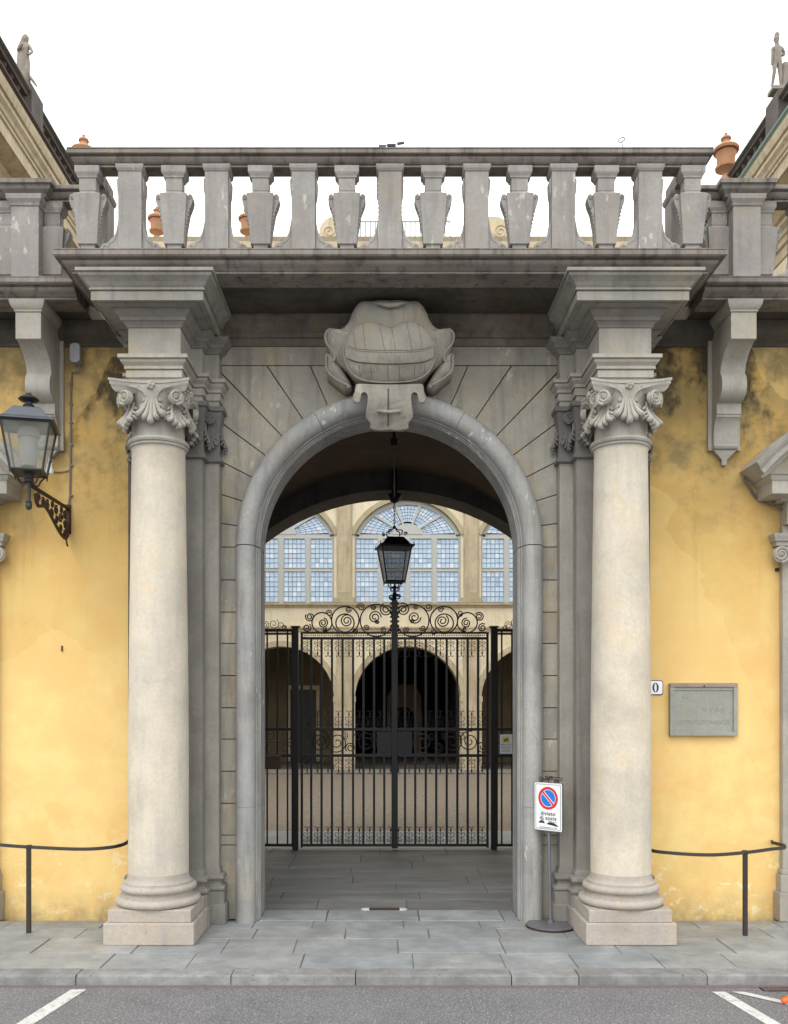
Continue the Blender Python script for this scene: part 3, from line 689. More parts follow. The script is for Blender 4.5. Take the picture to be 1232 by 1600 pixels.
RA = MB().mould([(-3.46, 10.9), (-3.46, 10.23), (3.46, 10.23), (3.46, 10.9)], [(-.10, 8.828), (.09, 8.828), (.09, 8.846), (.08, 8.848), (.08, 8.856), (.10, 8.858), (.118, 8.872), (.135, 8.895), (.142, 8.918), (.13, 8.92), (.13, 8.932), (.172, 8.934), (.18, 8.94), (.18, 8.978), (.166, 8.98), (.166, 8.988), (.176, 8.99), (.176, 9.004), (.14, 9.018), (-.08, 9.018), (-.10, 8.985)]).build('balustrade', 'cornice_stone', G, bevel=.002)
bS = straight_mesh(None, 0, 0).build('baluster', 'balustrade_stone', bevel=.004)
bT = tapered_mesh().build('baluster', 'balustrade_stone', bevel=.004)
def put(src, x, y, z, par, rot=0, first=[]):
    o = src if src not in first else src.copy()
    if src in first: sc.collection.objects.link(o)
    else: first.append(src)
    o.parent = par; o.matrix_parent_inverse = Matrix.Identity(4)
    pl_ = parent_loc(par); o.location = (x-pl_.x, y-pl_.y, z-pl_.z); o.rotation_euler = (0, 0, rot)
    return o
for k in range(-7, 8):
    if k % 2: put(bT, k*.489, 10.195, 7.852, RA)
    else: put(bS, k*.489, 10.195, 7.852, RA)
for s_ in (-1, 1): put(bS, s_*3.44, 10.72, 7.852, RA, PI/2)

tv_ = random.Random(11)
for o in sc.objects:
    if o.type == 'MESH' and o.data.materials and o.data.materials[0] == M['voussoir_stone'] and 'tint' not in o.data.color_attributes:
        if o.name.startswith('voussoirs'):
            # one tint for each separate stone
            me = o.data; par = list(range(len(me.vertices)))
            def fnd(i):
                while par[i] != i: par[i] = par[par[i]]; i = par[i]
                return i
            for e in me.edges: par[fnd(e.vertices[0])] = fnd(e.vertices[1])
            cols = {}
            def col(p):
                r = fnd(p.vertices[0])
                if r not in cols: t = 1+tv_.uniform(-.08, .07); h = tv_.uniform(-.01, .03); cols[r] = (t*(1+h), t, t*(1-h))
                return cols[r]
            add_tint(o, col)
        else: add_tint(o, lambda p: (.98, .98, .98))
# ------------------------------------------------------------------ side walls
def side_wall(s_, label):
    S = empty('screen_wall', (s_*6.2, 11.5, 0), label, 'wall')
    def bx(a, b_, *r): return sorted((s_*a, s_*b_))+list(r)
    MB().box(*bx(3.2, 9.5, 11.5, 12.2, -.1, 7.63)).build('plaster', 'ochre_plaster', S)
    # cornice, balustrade
    def pth(xa, xb, y): return [(s_*xa, y), (s_*xb, y)] if s_ > 0 else [(s_*xb, y), (s_*xa, y)]
    MB().mould(pth(3.775, 9.5, 10.95), CP).build('cornice', 'cornice_stone', S, bevel=.002)
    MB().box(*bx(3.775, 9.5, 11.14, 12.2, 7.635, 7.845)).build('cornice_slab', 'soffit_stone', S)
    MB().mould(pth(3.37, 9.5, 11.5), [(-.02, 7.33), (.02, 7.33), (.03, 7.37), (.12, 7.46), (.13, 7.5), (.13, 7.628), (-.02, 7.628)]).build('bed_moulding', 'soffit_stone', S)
    ra = MB().mould(pth(3.66, 9.5, 10.93), [(-.10, 8.828), (.09, 8.828), (.09, 8.846), (.08, 8.848), (.08, 8.856), (.10, 8.858), (.118, 8.872), (.135, 8.895), (.142, 8.918), (.13, 8.92), (.13, 8.932), (.172, 8.934), (.18, 8.94), (.18, 8.978), (.15, 9.0), (-.08, 9.0), (-.10, 8.985)]).build('balustrade', 'cornice_stone', S, bevel=.002)
    # pier with its own projecting cap
    px = 4.36 if s_ < 0 else 4.27
    MB().mould([(s_*px-.22, 11.0), (s_*px-.22, 10.76), (s_*px+.22, 10.76), (s_*px+.22, 11.0)], [(-.1, 8.829), (.02, 8.829), (.035, 8.86), (.08, 8.90), (.09, 8.94), (.12, 8.95), (.12, 9.0), (.08, 9.02), (-.1, 9.02)]).build('pier_cap', 'cornice_stone', ra, bevel=.002)
    mb = MB(); mb.box(s_*px-.165, s_*px+.165, 10.70, 11.0, 7.852, 8.70)
    mb.mould([(s_*px-.165, 11.0), (s_*px-.165, 10.70), (s_*px+.165, 10.70), (s_*px+.165, 11.0)], [(-.02, 8.70), (.01, 8.70), (.02, 8.73), (.045, 8.77), (.05, 8.827), (-.02, 8.827)], close=True)
    mb.build('pier', 'balustrade_stone', ra, bevel=.004)
    for xx in (px-.27, px+.27): put(bT, s_*xx, 10.92, 7.852, ra)
    for i, xx in enumerate([px+.27+.49*k for k in range(1, 10)]):
        put(bS if i % 2 == 0 else bT, s_*xx, 10.92, 7.852, ra)
    # console bracket
    cx = -4.37 if s_ < 0 else 4.285
    def con(cx):
        mb = MB(); hw = .155
        mb.mould([(cx-hw, 11.5), (cx-hw, 10.83), (cx+hw, 10.83), (cx+hw, 11.5)], [(-.05, 7.49), (.012, 7.49), (.015, 7.515), (.03, 7.53), (.05, 7.565), (.058, 7.6), (.058, 7.628), (-.05, 7.628)])
        prof_ = [(11.495, 5.985), (11.42, 5.985), (11.39, 6.0), (11.375, 6.03), (11.385, 6.05), (11.40, 6.055), (11.395, 6.12), (11.395, 6.2), (11.375, 6.28), (11.34, 6.34), (11.315, 6.37), (11.305, 6.375), (11.305, 6.402), (11.29, 6.405), (11.29, 6.54), (11.24, 6.55), (11.18, 6.58), (11.13, 6.63), (11.11, 6.69), (11.11, 6.75), (11.125, 6.81), (11.15, 6.85), (11.17, 6.87), (11.165, 6.92), (11.14, 6.98), (11.09, 7.04), (11.03, 7.09), (10.96, 7.13), (10.9, 7.16), (10.83, 7.166), (10.83, 7.488), (11.495, 7.488)]
        mb.loops([[(cx-hw, y, z) for y, z in prof_], [(cx+hw, y, z) for y, z in prof_]])
        mb.loops([[(cx-hw-.05, y, z) for y, z in ((11.45, 5.99), (11.45, 7.4), (11.498, 7.4), (11.498, 5.99))], [(cx+hw+.05, y, z) for y, z in ((11.45, 5.99), (11.45, 7.4), (11.498, 7.4), (11.498, 5.99))]])
        # tapered drop at the foot
        q = [[(cx-hw+.01, 11.41, 5.984), (cx+hw-.01, 11.41, 5.984), (cx+hw-.01, 11.49, 5.984), (cx-hw+.01, 11.49, 5.984)], [(cx-.035, 11.44, 5.87), (cx+.035, 11.44, 5.87), (cx+.035, 11.49, 5.87), (cx-.035, 11.49, 5.87)], [(cx-.03, 11.44, 5.80), (cx+.03, 11.44, 5.80), (cx+.03, 11.49, 5.80), (cx-.03, 11.49, 5.80)]]
        mb.loops(q)
        mb.build('console_bracket', 'capital_stone', S, smooth=True, bevel=.004)
    con(cx)
    con(s_*8.2)
    # pedimented window
    wc = 6.2; X = lambda a: s_*(wc+a)
    F = MB()
    for e in (-1, 1):
        F.box(*sorted((X(e*1.19), X(e*.9))), 11.40, 11.498, .3, 5.02)
        F.box(*sorted((X(e*1.27), X(e*.86))), 11.30, 11.497, 0, .36); F.box(*sorted((X(e*1.235), X(e*.88))), 11.35, 11.496, .361, .58)
        F.box(*sorted((X(e*1.215), X(e*.885))), 11.37, 11.495, .581, .64)
    WN = F.build('window_surround', 'capital_stone', S, bevel=.008)
    C_ = MB()
    for e in (-1, 1):
        for yv in (11.33,):
            volute(C_, Matrix.Translation((X(e*1.235), yv, 4.645)), .105, .022, -e*s_)
            volute(C_, Matrix.Translation((X(e*.87), yv, 4.645)), .105, .022, e*s_)
        C_.box(*sorted((X(e*1.16), X(e*.93))), 11.335, 11.45, 4.60, 4.745)
        xa, xb = sorted((X(e*1.27), X(e*.84)))
        C_.mould([(xa, 11.5), (xa, 11.38), (xb, 11.38), (xb, 11.5)], [(-.05, 4.76), (.01, 4.76), (.015, 4.80), (.04, 4.82), (.045, 4.85), (.06, 4.87), (.065, 4.91), (-.05, 4.91)])
    C_.build('capital', 'capital_stone', WN, smooth=True)
    P_ = MB(); hwid = 1.24
    xa, xb = sorted((X(-hwid), X(hwid)))
    P_.box(xa+.06, xb-.06, 11.3, 11.496, 5.021, 5.30)
    pa = [(xa, 11.5), (xa, 11.28), (xb, 11.28), (xb, 11.5)]
    P_.mould(pa, [(-.1, 5.301), (.02, 5.301), (.04, 5.34), (.24, 5.345), (.24, 5.50), (.255, 5.51), (.27, 5.54), (.28, 5.565), (.3, 5.57), (-.1, 5.572)])
    Rr, th = 1.98, R(50)
    sw = [(0, 11.49), (0, 11.20), (.06, 11.18), (.065, 11.06), (.13, 11.05), (.15, 11.02), (.2, 10.985), (.24, 10.97), (.245, 11.49)]
    zc = 5.56-Rr*math.cos(th)
    P_.loops([[(X(0)+(Rr+o_)*math.sin(t), y, zc+(Rr+o_)*math.cos(t)) for o_, y in sw] for t in [-th+2*th*k/28 for k in range(29)]])
    seg = [(X(0)+(Rr+.02)*math.sin(t), zc+(Rr+.02)*math.cos(t)) for t in [-th+2*th*k/28 for k in range(29)]]
    P_.prism(seg, 11.30, 11.49)
    P_.build('pediment', 'capital_stone', WN, smooth=True)
    for e in (-1, 1):
        sh_ = MB(); sh_.box(*sorted((X(e*.01), X(e*.08))), 11.43, 11.499, .9, 5.0).box(*sorted((X(e*.82), X(e*.9))), 11.43, 11.499, .9, 5.0)
        for zz_ in (.9, 2.3, 3.7, 4.9): sh_.box(*sorted((X(e*.0801), X(e*.8199))), 11.43, 11.499, zz_, zz_+.1)
        for k in range(62):
            zz_ = 1.02+k*.062
            if not any(abs(zz_-q-.05) < .09 for q in (2.3, 3.7, 4.9)): sh_.box(*sorted((X(e*.0801), X(e*.8199))), 11.455, 11.49, zz_, zz_+.04)
        sh_.build('shutter', 'shutter_green', WN)
    return S
side_wall(-1, 'ochre plastered wall with the lantern bracket, leftmost wall under the balustrade')
side_wall(1, 'yellow plastered wall carrying the stone plaque and the house number tile')

# ------------------------------------------------------------------ wrought iron gate
YG = 16.9; sg = 1400/YG
def gx(px): return (px-597)/sg+CX
def gz(py): return 2.75+(1100-py)/sg
GT = empty('iron_gate', (gx(617), YG, 0), 'tall black wrought iron double gate with scrollwork across the vaulted passage', 'gate')
xm = gx(617)
def motif(flip=1):
    mb = MB(); f = flip
    mb.tube([(0, 0, 0), (0, 0, f*.30)], .007, 5)
    for s_ in (-1, 1):
        mb.tube(spiral((s_*.038, f*.06), .034, .008, PI/2 if f > 0 else -PI/2, 1.3, -s_*f, n=16), .0055, 5)
        pts = [(0, 0, f*.1), (s_*.05, 0, f*.14), (s_*.066, 0, f*.185), (s_*.04, 0, f*.21), (s_*.018, 0, f*.19)]
        mb.tube(catmull(pts, 4, False), .0055, 5)
        mb.tube(catmull([(0, 0, f*.29), (s_*.02, 0, f*.315), (s_*.04, 0, f*.32), (s_*.045, 0, f*.305)], 3, False), .006, 5)
    mb.sphere((0, 0, f*.255), .016, 8, sz=1.7)
    return mb
mu = motif(1).build('scroll_finial', 'wrought_iron', smooth='all'); md = motif(-1).build('scroll_pendant', 'wrought_iron', smooth='all')
crown = [(245, 375, 42, .9, 1), (275, 270, 45, 2.6, -1), (400, 330, 48, 1.4, 1), (460, 238, 33, 3, 1), (630, 310, 62, 1, -1), (645, 200, 30, 0, 1), (765, 178, 40, 3.3, 1), (900, 275, 62, 0, -1), (885, 178, 26, .5, 1), (1010, 200, 62, 2, -1), (820, 378, 30, 3, 1), (985, 395, 30, 1, -1), (415, 395, 22, 1, 1), (712, 415, 28, 2.5, 1), (920, 315, 22, 0, 1)]
rings_ = [(390, 325, 96), (615, 300, 132), (915, 305, 156), (612, 330, 88)]
for s_ in (-1, 1):
    def lx(px): return xm+s_*(617-px)/sg*-1 if s_ < 0 else xm+(617-px)/sg
    # leaf stiles and rails
    xo = xm+s_*(147/sg); xi = xm+s_*.03
    fr = MB()
    fr.box(*sorted((xo, xo-s_*.045)), YG-.02, YG+.02, .04, gz(988))
    fr.box(*sorted((xi, xi+s_*.03)), YG-.02, YG+.02, .04, gz(990))
    for za, zb, dd in ((gz(999.5), gz(995.5), .016), (gz(1142), gz(1137.5), .022), (gz(1183), gz(1178.5), .022), (.06, .11, .022), (gz(990.5), gz(987.5), .014)):
        fr.box(*sorted((xi+s_*.031, xo-s_*.046)), YG-dd, YG+dd, *sorted((za, zb)))
    L = fr.build('gate_leaf', 'wrought_iron', GT, bevel=.003)
    bars = [xm+s_*(617-p)/sg for p in (486.6, 502.8, 519, 535.6, 552, 568.3, 584.8, 600.8)]
    for bxx in bars:
        MB().box(bxx-.021, bxx+.021, YG-.0145, YG+.0145, .08, gz(997)).build('bar', 'wrought_iron', L)
    for k in range(9):
        mx = xm+s_*(147/sg-.045-.098+.0-k*16.33/sg+.02)
        for src, z in ((md, gz(999.5)), (mu, gz(1137.5)), (md, gz(1183)), (mu, .11)):
            put(src, mx, YG, z, L)
    bd = MB()
    for k in range(42): bd.sphere((xm+s_*(.06+k*.041), YG, gz(992.8)), .014, 6)
    bd.build('bead_row', 'wrought_iron', L, smooth='all')
    sp = MB()
    for (zx, zy, rr_, a0, d) in crown:
        cx_, cz_ = (440+zx/6.16), (920+zy/6.16)
        sp.tube(spiral((xm+s_*(617-cx_)/sg, gz(cz_)), rr_/6.16/sg, rr_*.22/6.16/sg, a0, 1.6 if rr_ < 45 else 1.9, d*s_, y=YG), .0125 if rr_ > 40 else .0105, 5)
    for (zx, zy, rr_) in rings_:
        cx_, cz_ = (440+zx/6.16), (920+zy/6.16)
        sp.tube(spiral((xm+s_*(617-cx_)/sg, gz(cz_)), rr_/6.16/sg, rr_/6.16/sg, 0, .999, 1, y=YG+.004, n=36), .0135, 5)
    sp.build('crest_scrollwork', 'wrought_iron', L, smooth='all')
    mp_ = MB(); zmid = (gz(1142)+gz(1178.5))/2
    for k, cx_ in enumerate((480, 500, 527, 548, 573)):
        xx = xm+s_*(617-cx_)/sg; r_ = (.12, .2, .215, .1, .21)[k]; dz = (-.08, .02, 0, -.1, 0)[k]
        mp_.tube(spiral((xx, zmid+dz), r_, .03, k*1.3, 2.0 if r_ > .15 else 1.6, s_*(1 if k % 2 else -1), y=YG), .011, 5)
    for k, cx_ in enumerate((474, 512, 538, 560, 586)):
        mp_.tube(spiral((xm+s_*(617-cx_)/sg, zmid+(.11 if k % 2 else .12)), .08, .02, k, 1.6, s_, y=YG), .008, 5)
    mp_.build('panel_scrollwork', 'wrought_iron', L, smooth='all')
    MB().box(*sorted((xm+s_*.035, xm+s_*.33)), YG-.03, YG-.023, gz(1178), gz(1143)).build('lock_plate', 'wrought_iron', L, bevel=.002)
    # post and fixed side panel
    xp = xm+s_*(155/sg)
    MB().box(xp-.054, xp+.054, YG-.054, YG+.054, 0, gz(981)).box(xp-.085, xp+.085, YG-.08, YG+.08, gz(981)+.001, gz(978.5)).build('gate_post', 'wrought_iron', GT, bevel=.004)
    xe = s_*2.95; sdp = MB(); xq = xp+s_*.07
    for za, zb in ((gz(987), gz(983)), (gz(992), gz(989)), (gz(1142), gz(1137.5)), (gz(1183), gz(1178.5)), (.06, .11)):
        sdp.box(*sorted((xq, xe)), YG-.018, YG+.018, *sorted((za, zb)))
    sdp.box(*sorted((xq-s_*.03, xq+s_*.005)), YG-.019, YG+.019, .05, gz(983)+.01).box(*sorted((xe-s_*.03, xe+s_*.01)), YG-.019, YG+.019, .05, gz(983)+.01)
    Pn = sdp.build('side_panel', 'wrought_iron', GT, bevel=.002)
    k = 0
    while True:
        xx = xq+s_*(.08+k*.192); k += 1
        if abs(xx) > 2.9: break
        MB().box(xx-.015, xx+.015, YG-.012, YG+.012, .08, gz(984)).build('bar', 'wrought_iron', Pn)
    sp = MB()
    for i, (dx, dz, r_) in enumerate(((.2, .1, .08), (.34, .13, .1), (.5, .1, .08), (.14, .06, .05))):
        sp.tube(spiral((xq+s_*dx, gz(984)+dz-.02), r_, .02, i, 1.6, s_, y=YG), .007, 5)
    for i, dx in enumerate((.12, .42)):
        for dz in (-.12, .12):
            sp.tube(spiral((xq+s_*dx, zmid+dz), .1, .03, i, 1.1, s_*(1 if dz > 0 else -1), y=YG), .008, 5)
    sp.tube([(xq, YG, zmid), (xe, YG, zmid)], .008, 5)
    sp.build('panel_scrollwork', 'wrought_iron', Pn, smooth='all')
cs = MB().box(xm-.055, xm+.055, YG-.05, YG+.035, .03, gz(938)).build('meeting_stile', 'wrought_iron', GT, bevel=.004)
mb = MB(); mb.tube([(xm, YG, gz(938)), (xm, YG, gz(905))], [.03, .012], 8)
for s_ in (-1, 1):
    mb.tube(spiral((xm+s_*.06, gz(933)), .055, .015, 0, 1.5, s_, y=YG), .014, 6)
    mb.tube(spiral((xm+s_*.045, gz(921)), .045, .012, 1, 1.4, -s_, y=YG), .01, 6)
    for k in range(7): mb.sphere((xm+s_*.068, YG, gz(985-k*7)), .022, 8)
mb.sphere((xm, YG, gz(917)), .035, 8); mb.sphere((xm, YG, gz(928)), .045, 8)
mb.build('finial', 'wrought_iron', cs, smooth='all')

# ------------------------------------------------------------------ lanterns
def lantern(root, z0, wt, wb, h, iron, gl, hat=True, rot=0):
    """four-sided tapering lantern, body bottom at z0 in root space"""
    def sq(w, z): return [(-w, -w, z), (w, -w, z), (w, w, z), (-w, w, z)]
    Rz = Matrix.Rotation(rot, 4, 'Z'); T = Matrix.Translation(root.location) @ Rz
    f = MB()
    for sx in (-1, 1):
        for sy in (-1, 1): f.tube([(sx*wb, sy*wb, z0), (sx*wt, sy*wt, z0+h)], .013, 6)
    for w, z, t in ((wb, z0, .016), (wt, z0+h, .018)):
        q = sq(w, z)
        for i in range(4): f.tube([q[i], q[(i+1) % 4]], t, 6)
    f.box(-wb*.9, wb*.9, -wb*.9, wb*.9, z0-.012, z0-.002)
    for sx in (-1, 1):
        for sy in (-1, 1): f.tube([(sx*wb, sy*wb, z0), (sx*wb*1.02, sy*wb*1.02, z0-.05)], [.014, .005], 6)
    f.xf(T); f.build('frame', iron, root)
    g = MB()
    qa, qb = sq(wb-.004, z0+.01), sq(wt-.006, z0+h-.01)
    g.loops([qa, qb], cap=False); g.xf(T); g.build('glass', gl, root)
    r_ = MB(); e = .05
    r_.loops([sq(wt+e, z0+h+.0), sq(wt+e, z0+h+.016), sq(wt-.02, z0+h+.05), sq(wt*.58, z0+h+.17), sq(wt*.53, z0+h+.182)])
    for sx in (-1, 1):
        for sy in (-1, 1): r_.tube([(sx*(wt+e-.02), sy*(wt+e-.02), z0+h+.01), (sx*(wt+e-.02), sy*(wt+e-.02), z0+h+.075)], [.014, .004], 6)
    r_.xf(T); rf = r_.build('roof', 'roof_glass' if hat else iron, root, bevel=.003)
    if hat:
        c = MB(); zz = z0+h+.182
        c.lathe([(.055, zz), (.055, zz+.04), (.065, zz+.045), (.06, zz+.055), (.04, zz+.06), (.04, zz+.09), (.10, zz+.105), (.115, zz+.12), (.095, zz+.14), (.05, zz+.165), (.03, zz+.175), (.03, zz+.19), (.002, zz+.20)], (0, 0, 0), 20)
        c.xf(T); c.build('cap', iron, rf, smooth=True)
    return root
plain('lantern_metal', (.035, .036, .038), .5, .4)
WL = empty('wall_lantern', (-4.018+CX, 10.19, 5.25), 'grey four-sided street lantern on a rusty scrolled arm, beside the left column', 'lantern')
lantern(WL, .13, .262, .172, .53, 'lantern_metal', 'lamp_glass', rot=R(13))
X0, Y0 = WL.location.x, WL.location.y
MB().lathe([(.085, 5.45), (.09, 5.5), (.1, 5.52), (.1, 5.75), (.09, 5.80), (.02, 5.81)], (X0, Y0, 0), 20).build('diffuser', 'lamp_diffuser', WL, smooth=True)
mb = MB(); mb.lathe([(.115, 5.84), (.13, 5.86), (.11, 5.94), (.02, 5.95)], (X0, Y0, -.06), 20).build('reflector', 'lamp_diffuser', WL, smooth=True)
mb = MB(); mb.lathe([(.005, 4.955), (.025, 4.965), (.036, 4.99), (.036, 5.02), (.03, 5.03), (.036, 5.045), (.028, 5.06), (.022, 5.07), (.022, 5.27), (.05, 5.275), (.055, 5.3), (.05, 5.31), (.07, 5.40), (.072, 5.42), (.03, 5.43), (.03, 5.45), (.085, 5.455), (.085, 5.47), (.04, 5.475)], (X0, Y0, 0), 20)
for k in range(4):
    a = k*PI/2+PI/4+R(13)
    mb.tube(catmull([(X0+.03*math.cos(a), Y0+.03*math.sin(a), 5.27), (X0+.12*math.cos(a), Y0+.12*math.sin(a), 5.25), (X0+.16*math.cos(a), Y0+.16*math.sin(a), 5.31), (X0+.22*math.cos(a), Y0+.22*math.sin(a), 5.37)], 4, False), .009, 6)
mb.build('stem', 'lantern_metal', WL, smooth=True)
mb = MB(); mb.box(X0-.02, X0+.02, 10.2, 11.45, 5.235, 5.265); mb.box(X0-.03, X0+.03, 11.45, 11.5, 4.93, 5.30)
fil = []
edge = catmull([(10.42, 5.10), (10.6, 4.98), (10.85, 4.93), (11.1, 4.80), (11.3, 4.72), (11.42, 4.70), (11.47, 4.78)], 6, False)
edge = catmull([(10.38, 5.16), (10.46, 5.0), (10.66, 5.05), (10.8, 5.0), (11.0, 4.86), (11.2, 4.74), (11.38, 4.70), (11.46, 4.8)], 6, False)
mb.tube([(X0, y, 5.25+(z-5.25)*.72) for y, z in edge], .022, 6)
rr = random.Random(3)
for (y, z, r_, a0, d) in ((10.46, 5.14, .075, 0, 1), (10.62, 5.13, .06, 2, -1), (10.76, 5.12, .075, 1, 1), (10.9, 5.02, .07, 3, -1), (10.92, 5.17, .05, 0, 1), (11.05, 5.12, .075, 1, 1), (11.06, 4.96, .06, 2, -1), (11.2, 5.02, .08, 0, 1), (11.2, 4.86, .06, 4, 1), (11.22, 5.17, .05, 2, -1), (11.35, 5.12, .07, 1, 1), (11.36, 4.95, .07, 3, -1), (11.35, 4.8, .06, 0, 1)):
    mb.tube(spiral((y, 5.235+(z-5.25)*.72), r_*.8, r_*.2, a0, 1.5, d, plane='yz', y=X0), .012, 6)
mb.tube([(X0, 11.4, 4.87), (X0, 11.42, 4.79), (X0+.01, 11.43, 4.76)], .012, 6)
mb.build('bracket', 'rusty_iron', WL, smooth='all')

HL = empty('hanging_lantern', (gx(616), 16.3, 5.0), 'black four-sided lantern hanging on a chain in front of the gate', 'lantern')
lantern(HL, -.03, .27, .165, .62, 'wrought_iron', 'dim_glass', hat=False, rot=R(9))
hx, hy = HL.location.x, 16.3
mb = MB(); z = 5.83
for s_ in range(4):
    a = s_*PI/2+PI/4+R(9)
    mb.tube(catmull([(hx+.16*math.cos(a), hy+.16*math.sin(a), z-.02), (hx+.17*math.cos(a), hy+.17*math.sin(a), z+.06), (hx+.08*math.cos(a), hy+.08*math.sin(a), z+.08), (hx+.02*math.cos(a), hy+.02*math.sin(a), z+.13)], 5, False), .011, 6)
    mb.tube(spiral((hx+(.2 if s_ < 2 else -.2), z+.02), .035, .01, 0, 1.3, 1 if s_ < 2 else -1, y=hy+.02*s_), .008, 5)
    mb.tube(catmull([(hx+.13*math.cos(a), hy+.13*math.sin(a), 4.97), (hx+.12*math.cos(a), hy+.12*math.sin(a), 4.88), (hx+.03*math.cos(a), hy+.03*math.sin(a), 4.86)], 5, False), .010, 6)
mb.sphere((hx, hy, 4.85), .03, 8); mb.sphere((hx, hy, z+.14), .03, 8)
mb.build('scroll_crown', 'wrought_iron', HL, smooth='all')
mb = MB(); zz = z+.15
while zz < 6.42:
    k = int((zz-z)/.06)
    pts = [((.014 if k % 2 else 0)*math.cos(t), (0 if k % 2 else .014)*math.cos(t), .036*math.sin(t)) for t in [2*PI*q/10 for q in range(10)]]
    mb.tube([(hx+a, hy+b_, zz+.03+c_) for a, b_, c_ in pts], .006, 5, True); zz += .055
mb.build('chain', 'wrought_iron', HL)
mb = MB(); mb.lathe([(.02, 6.40), (.08, 6.44), (.13, 6.52), (.14, 6.56), (.05, 6.6), (.04, 7.02)], (hx, hy, 0), 16).build('ceiling_boss', 'wrought_iron', HL, smooth=True)
PX = gx(616)+.0
mb = MB(); y1 = 12.6; z1 = 2.75+(1100-692)*12.6/1400
x1 = (616-597)/(1400/12.6)+CX
mb.box(x1-.05, x1+.05, y1-.05, y1+.05, z1-.05, z1+.05); mb.tube([(x1, y1, z1), (x1, y1, 7.04)], .02, 6)
mb.tube([(x1, y1, z1-.03), (hx, hy, 6.50)], .01, 6)
tag(mb.build('lantern_winch', 'wrought_iron', smooth=False), 'small black pulley box with a taut wire under the vault crown', 'pulley')

# ------------------------------------------------------------------ small things on the walls
YW = 11.5; sw_ = 1400/YW
def wx(px, Y=YW): return (px-597)*Y/1400+CX
def wz(py, Y=YW): return 2.75+(1100-py)*Y/1400
def rbox(mb, x0, x1, z0, z1, y0, y1, r, n=5):
    P = []
    for cx_, cz_, a0 in ((x1-r, z1-r, 0), (x0+r, z1-r, PI/2), (x0+r, z0+r, PI), (x1-r, z0+r, 3*PI/2)):
        for k in range(n+1): a = a0+PI/2*k/n; P.append((cx_+r*math.cos(a), cz_+r*math.sin(a)))
    mb.prism(P, y0, y1)
PQ = empty('stone_plaque', (wx(1100), YW, wz(1108)), 'grey carved stone plaque with faded lettering on the yellow wall', 'plaque')
xa, xb, za, zb = wx(1047, 11.45), wx(1153, 11.45), wz(1150, 11.45), wz(1068, 11.45)
mb = MB(); mb.box(xa, xb, 11.455, 11.498, za, zb)
bd_ = .055
MB().box(xa, xb, 11.43, 11.454, zb-.05, zb+.006).build('top_edge', 'plaque_edge', PQ, bevel=.008)
mb.box(xa+bd_, xb-bd_, 11.445, 11.4545, zb-.09, zb-.051); mb.box(xa, xb, 11.43, 11.454, za, za+bd_)
mb.box(xa, xa+bd_, 11.43, 11.454, za+bd_+.001, zb-.051); mb.box(xb-bd_, xb, 11.43, 11.454, za+bd_+.001, zb-.051)
PB = mb.build('tablet', 'plaque_stone', PQ, bevel=.006)
def text(body, size, x, y, z, mat, parent, name='lettering', align='CENTER', depth=.002, rotz=0, sx=1, spacing=1, bold=0):
    cu = bpy.data.curves.new(name, 'FONT'); cu.body = body; cu.size = size; cu.extrude = depth; cu.align_x = align; cu.align_y = 'CENTER'; cu.space_character = spacing; cu.offset = bold
    o = bpy.data.objects.new('tmp', cu); sc.collection.objects.link(o)
    bpy.context.view_layer.update(); dg = bpy.context.evaluated_depsgraph_get()
    me = bpy.data.meshes.new_from_object(o.evaluated_get(dg)); bpy.data.objects.remove(o); bpy.data.curves.remove(cu)
    me.transform(Matrix.Translation((x, y, z)) @ Matrix.Rotation(rotz, 4, 'Z') @ Matrix.Rotation(PI/2, 4, 'X') @ Matrix.Diagonal((sx, 1, 1, 1)))
    me.name = name; me.materials.clear(); me.materials.append(M[mat]); o = bpy.data.objects.new(name, me); sc.collection.objects.link(o)
    o.parent = parent; o.matrix_parent_inverse = Matrix.Translation(-parent_loc(parent))
    return o
xc_ = (xa+xb)/2
text('N V R X', .075, xc_+.13, 11.4545, wz(1109, 11.45), 'letter_groove', PQ, sx=1.0, spacing=1.15, depth=.001)
text('LOVNTOPONAVOL', .085, xc_, 11.4545, wz(1129, 11.45), 'letter_groove', PQ, sx=.92, depth=.001)
MB().cyl(((xa+xb)/2-.0, 11.425, zb-.035), .012, .012, 'y', 12).build('pin', 'rusty_iron', PQ)
text('47 m', .045, xa+.2, 11.4545, wz(1090, 11.45), 'letter_groove', PQ, depth=.001)
HN = empty('house_number', (wx(1018), YW, wz(1074)), 'small white enamel tile with dark blue numeral 10 behind the right column', 'house number')
mb = MB(); rbox(mb, wx(992, 11.48), wx(1037, 11.48), wz(1086, 11.48), wz(1063, 11.48), 11.486, 11.499, .03); mb.build('rim', 'number_blue', HN)
mb = MB(); rbox(mb, wx(993.2, 11.48), wx(1035.8, 11.48), wz(1084.8, 11.48), wz(1064.2, 11.48), 11.482, 11.4855, .026); mb.build('tile', 'sign_white', HN)
zc_ = wz(1074.5, 11.48); xo_ = wx(1025, 11.48)
def ell(a, b_, n=24): return [(a*math.cos(2*PI*k/n), b_*math.sin(2*PI*k/n)) for k in range(n)]
mb = MB(); oa, ib = ell(.040, .062), ell(.016, .054)
mb.loops([[(xo_+a, 11.479, zc_+b_) for a, b_ in oa], [(xo_+a, 11.479, zc_+b_) for a, b_ in ib], [(xo_+a, 11.4815, zc_+b_) for a, b_ in ib], [(xo_+a, 11.4815, zc_+b_) for a, b_ in oa]], close=True)
x1_ = xo_-.085
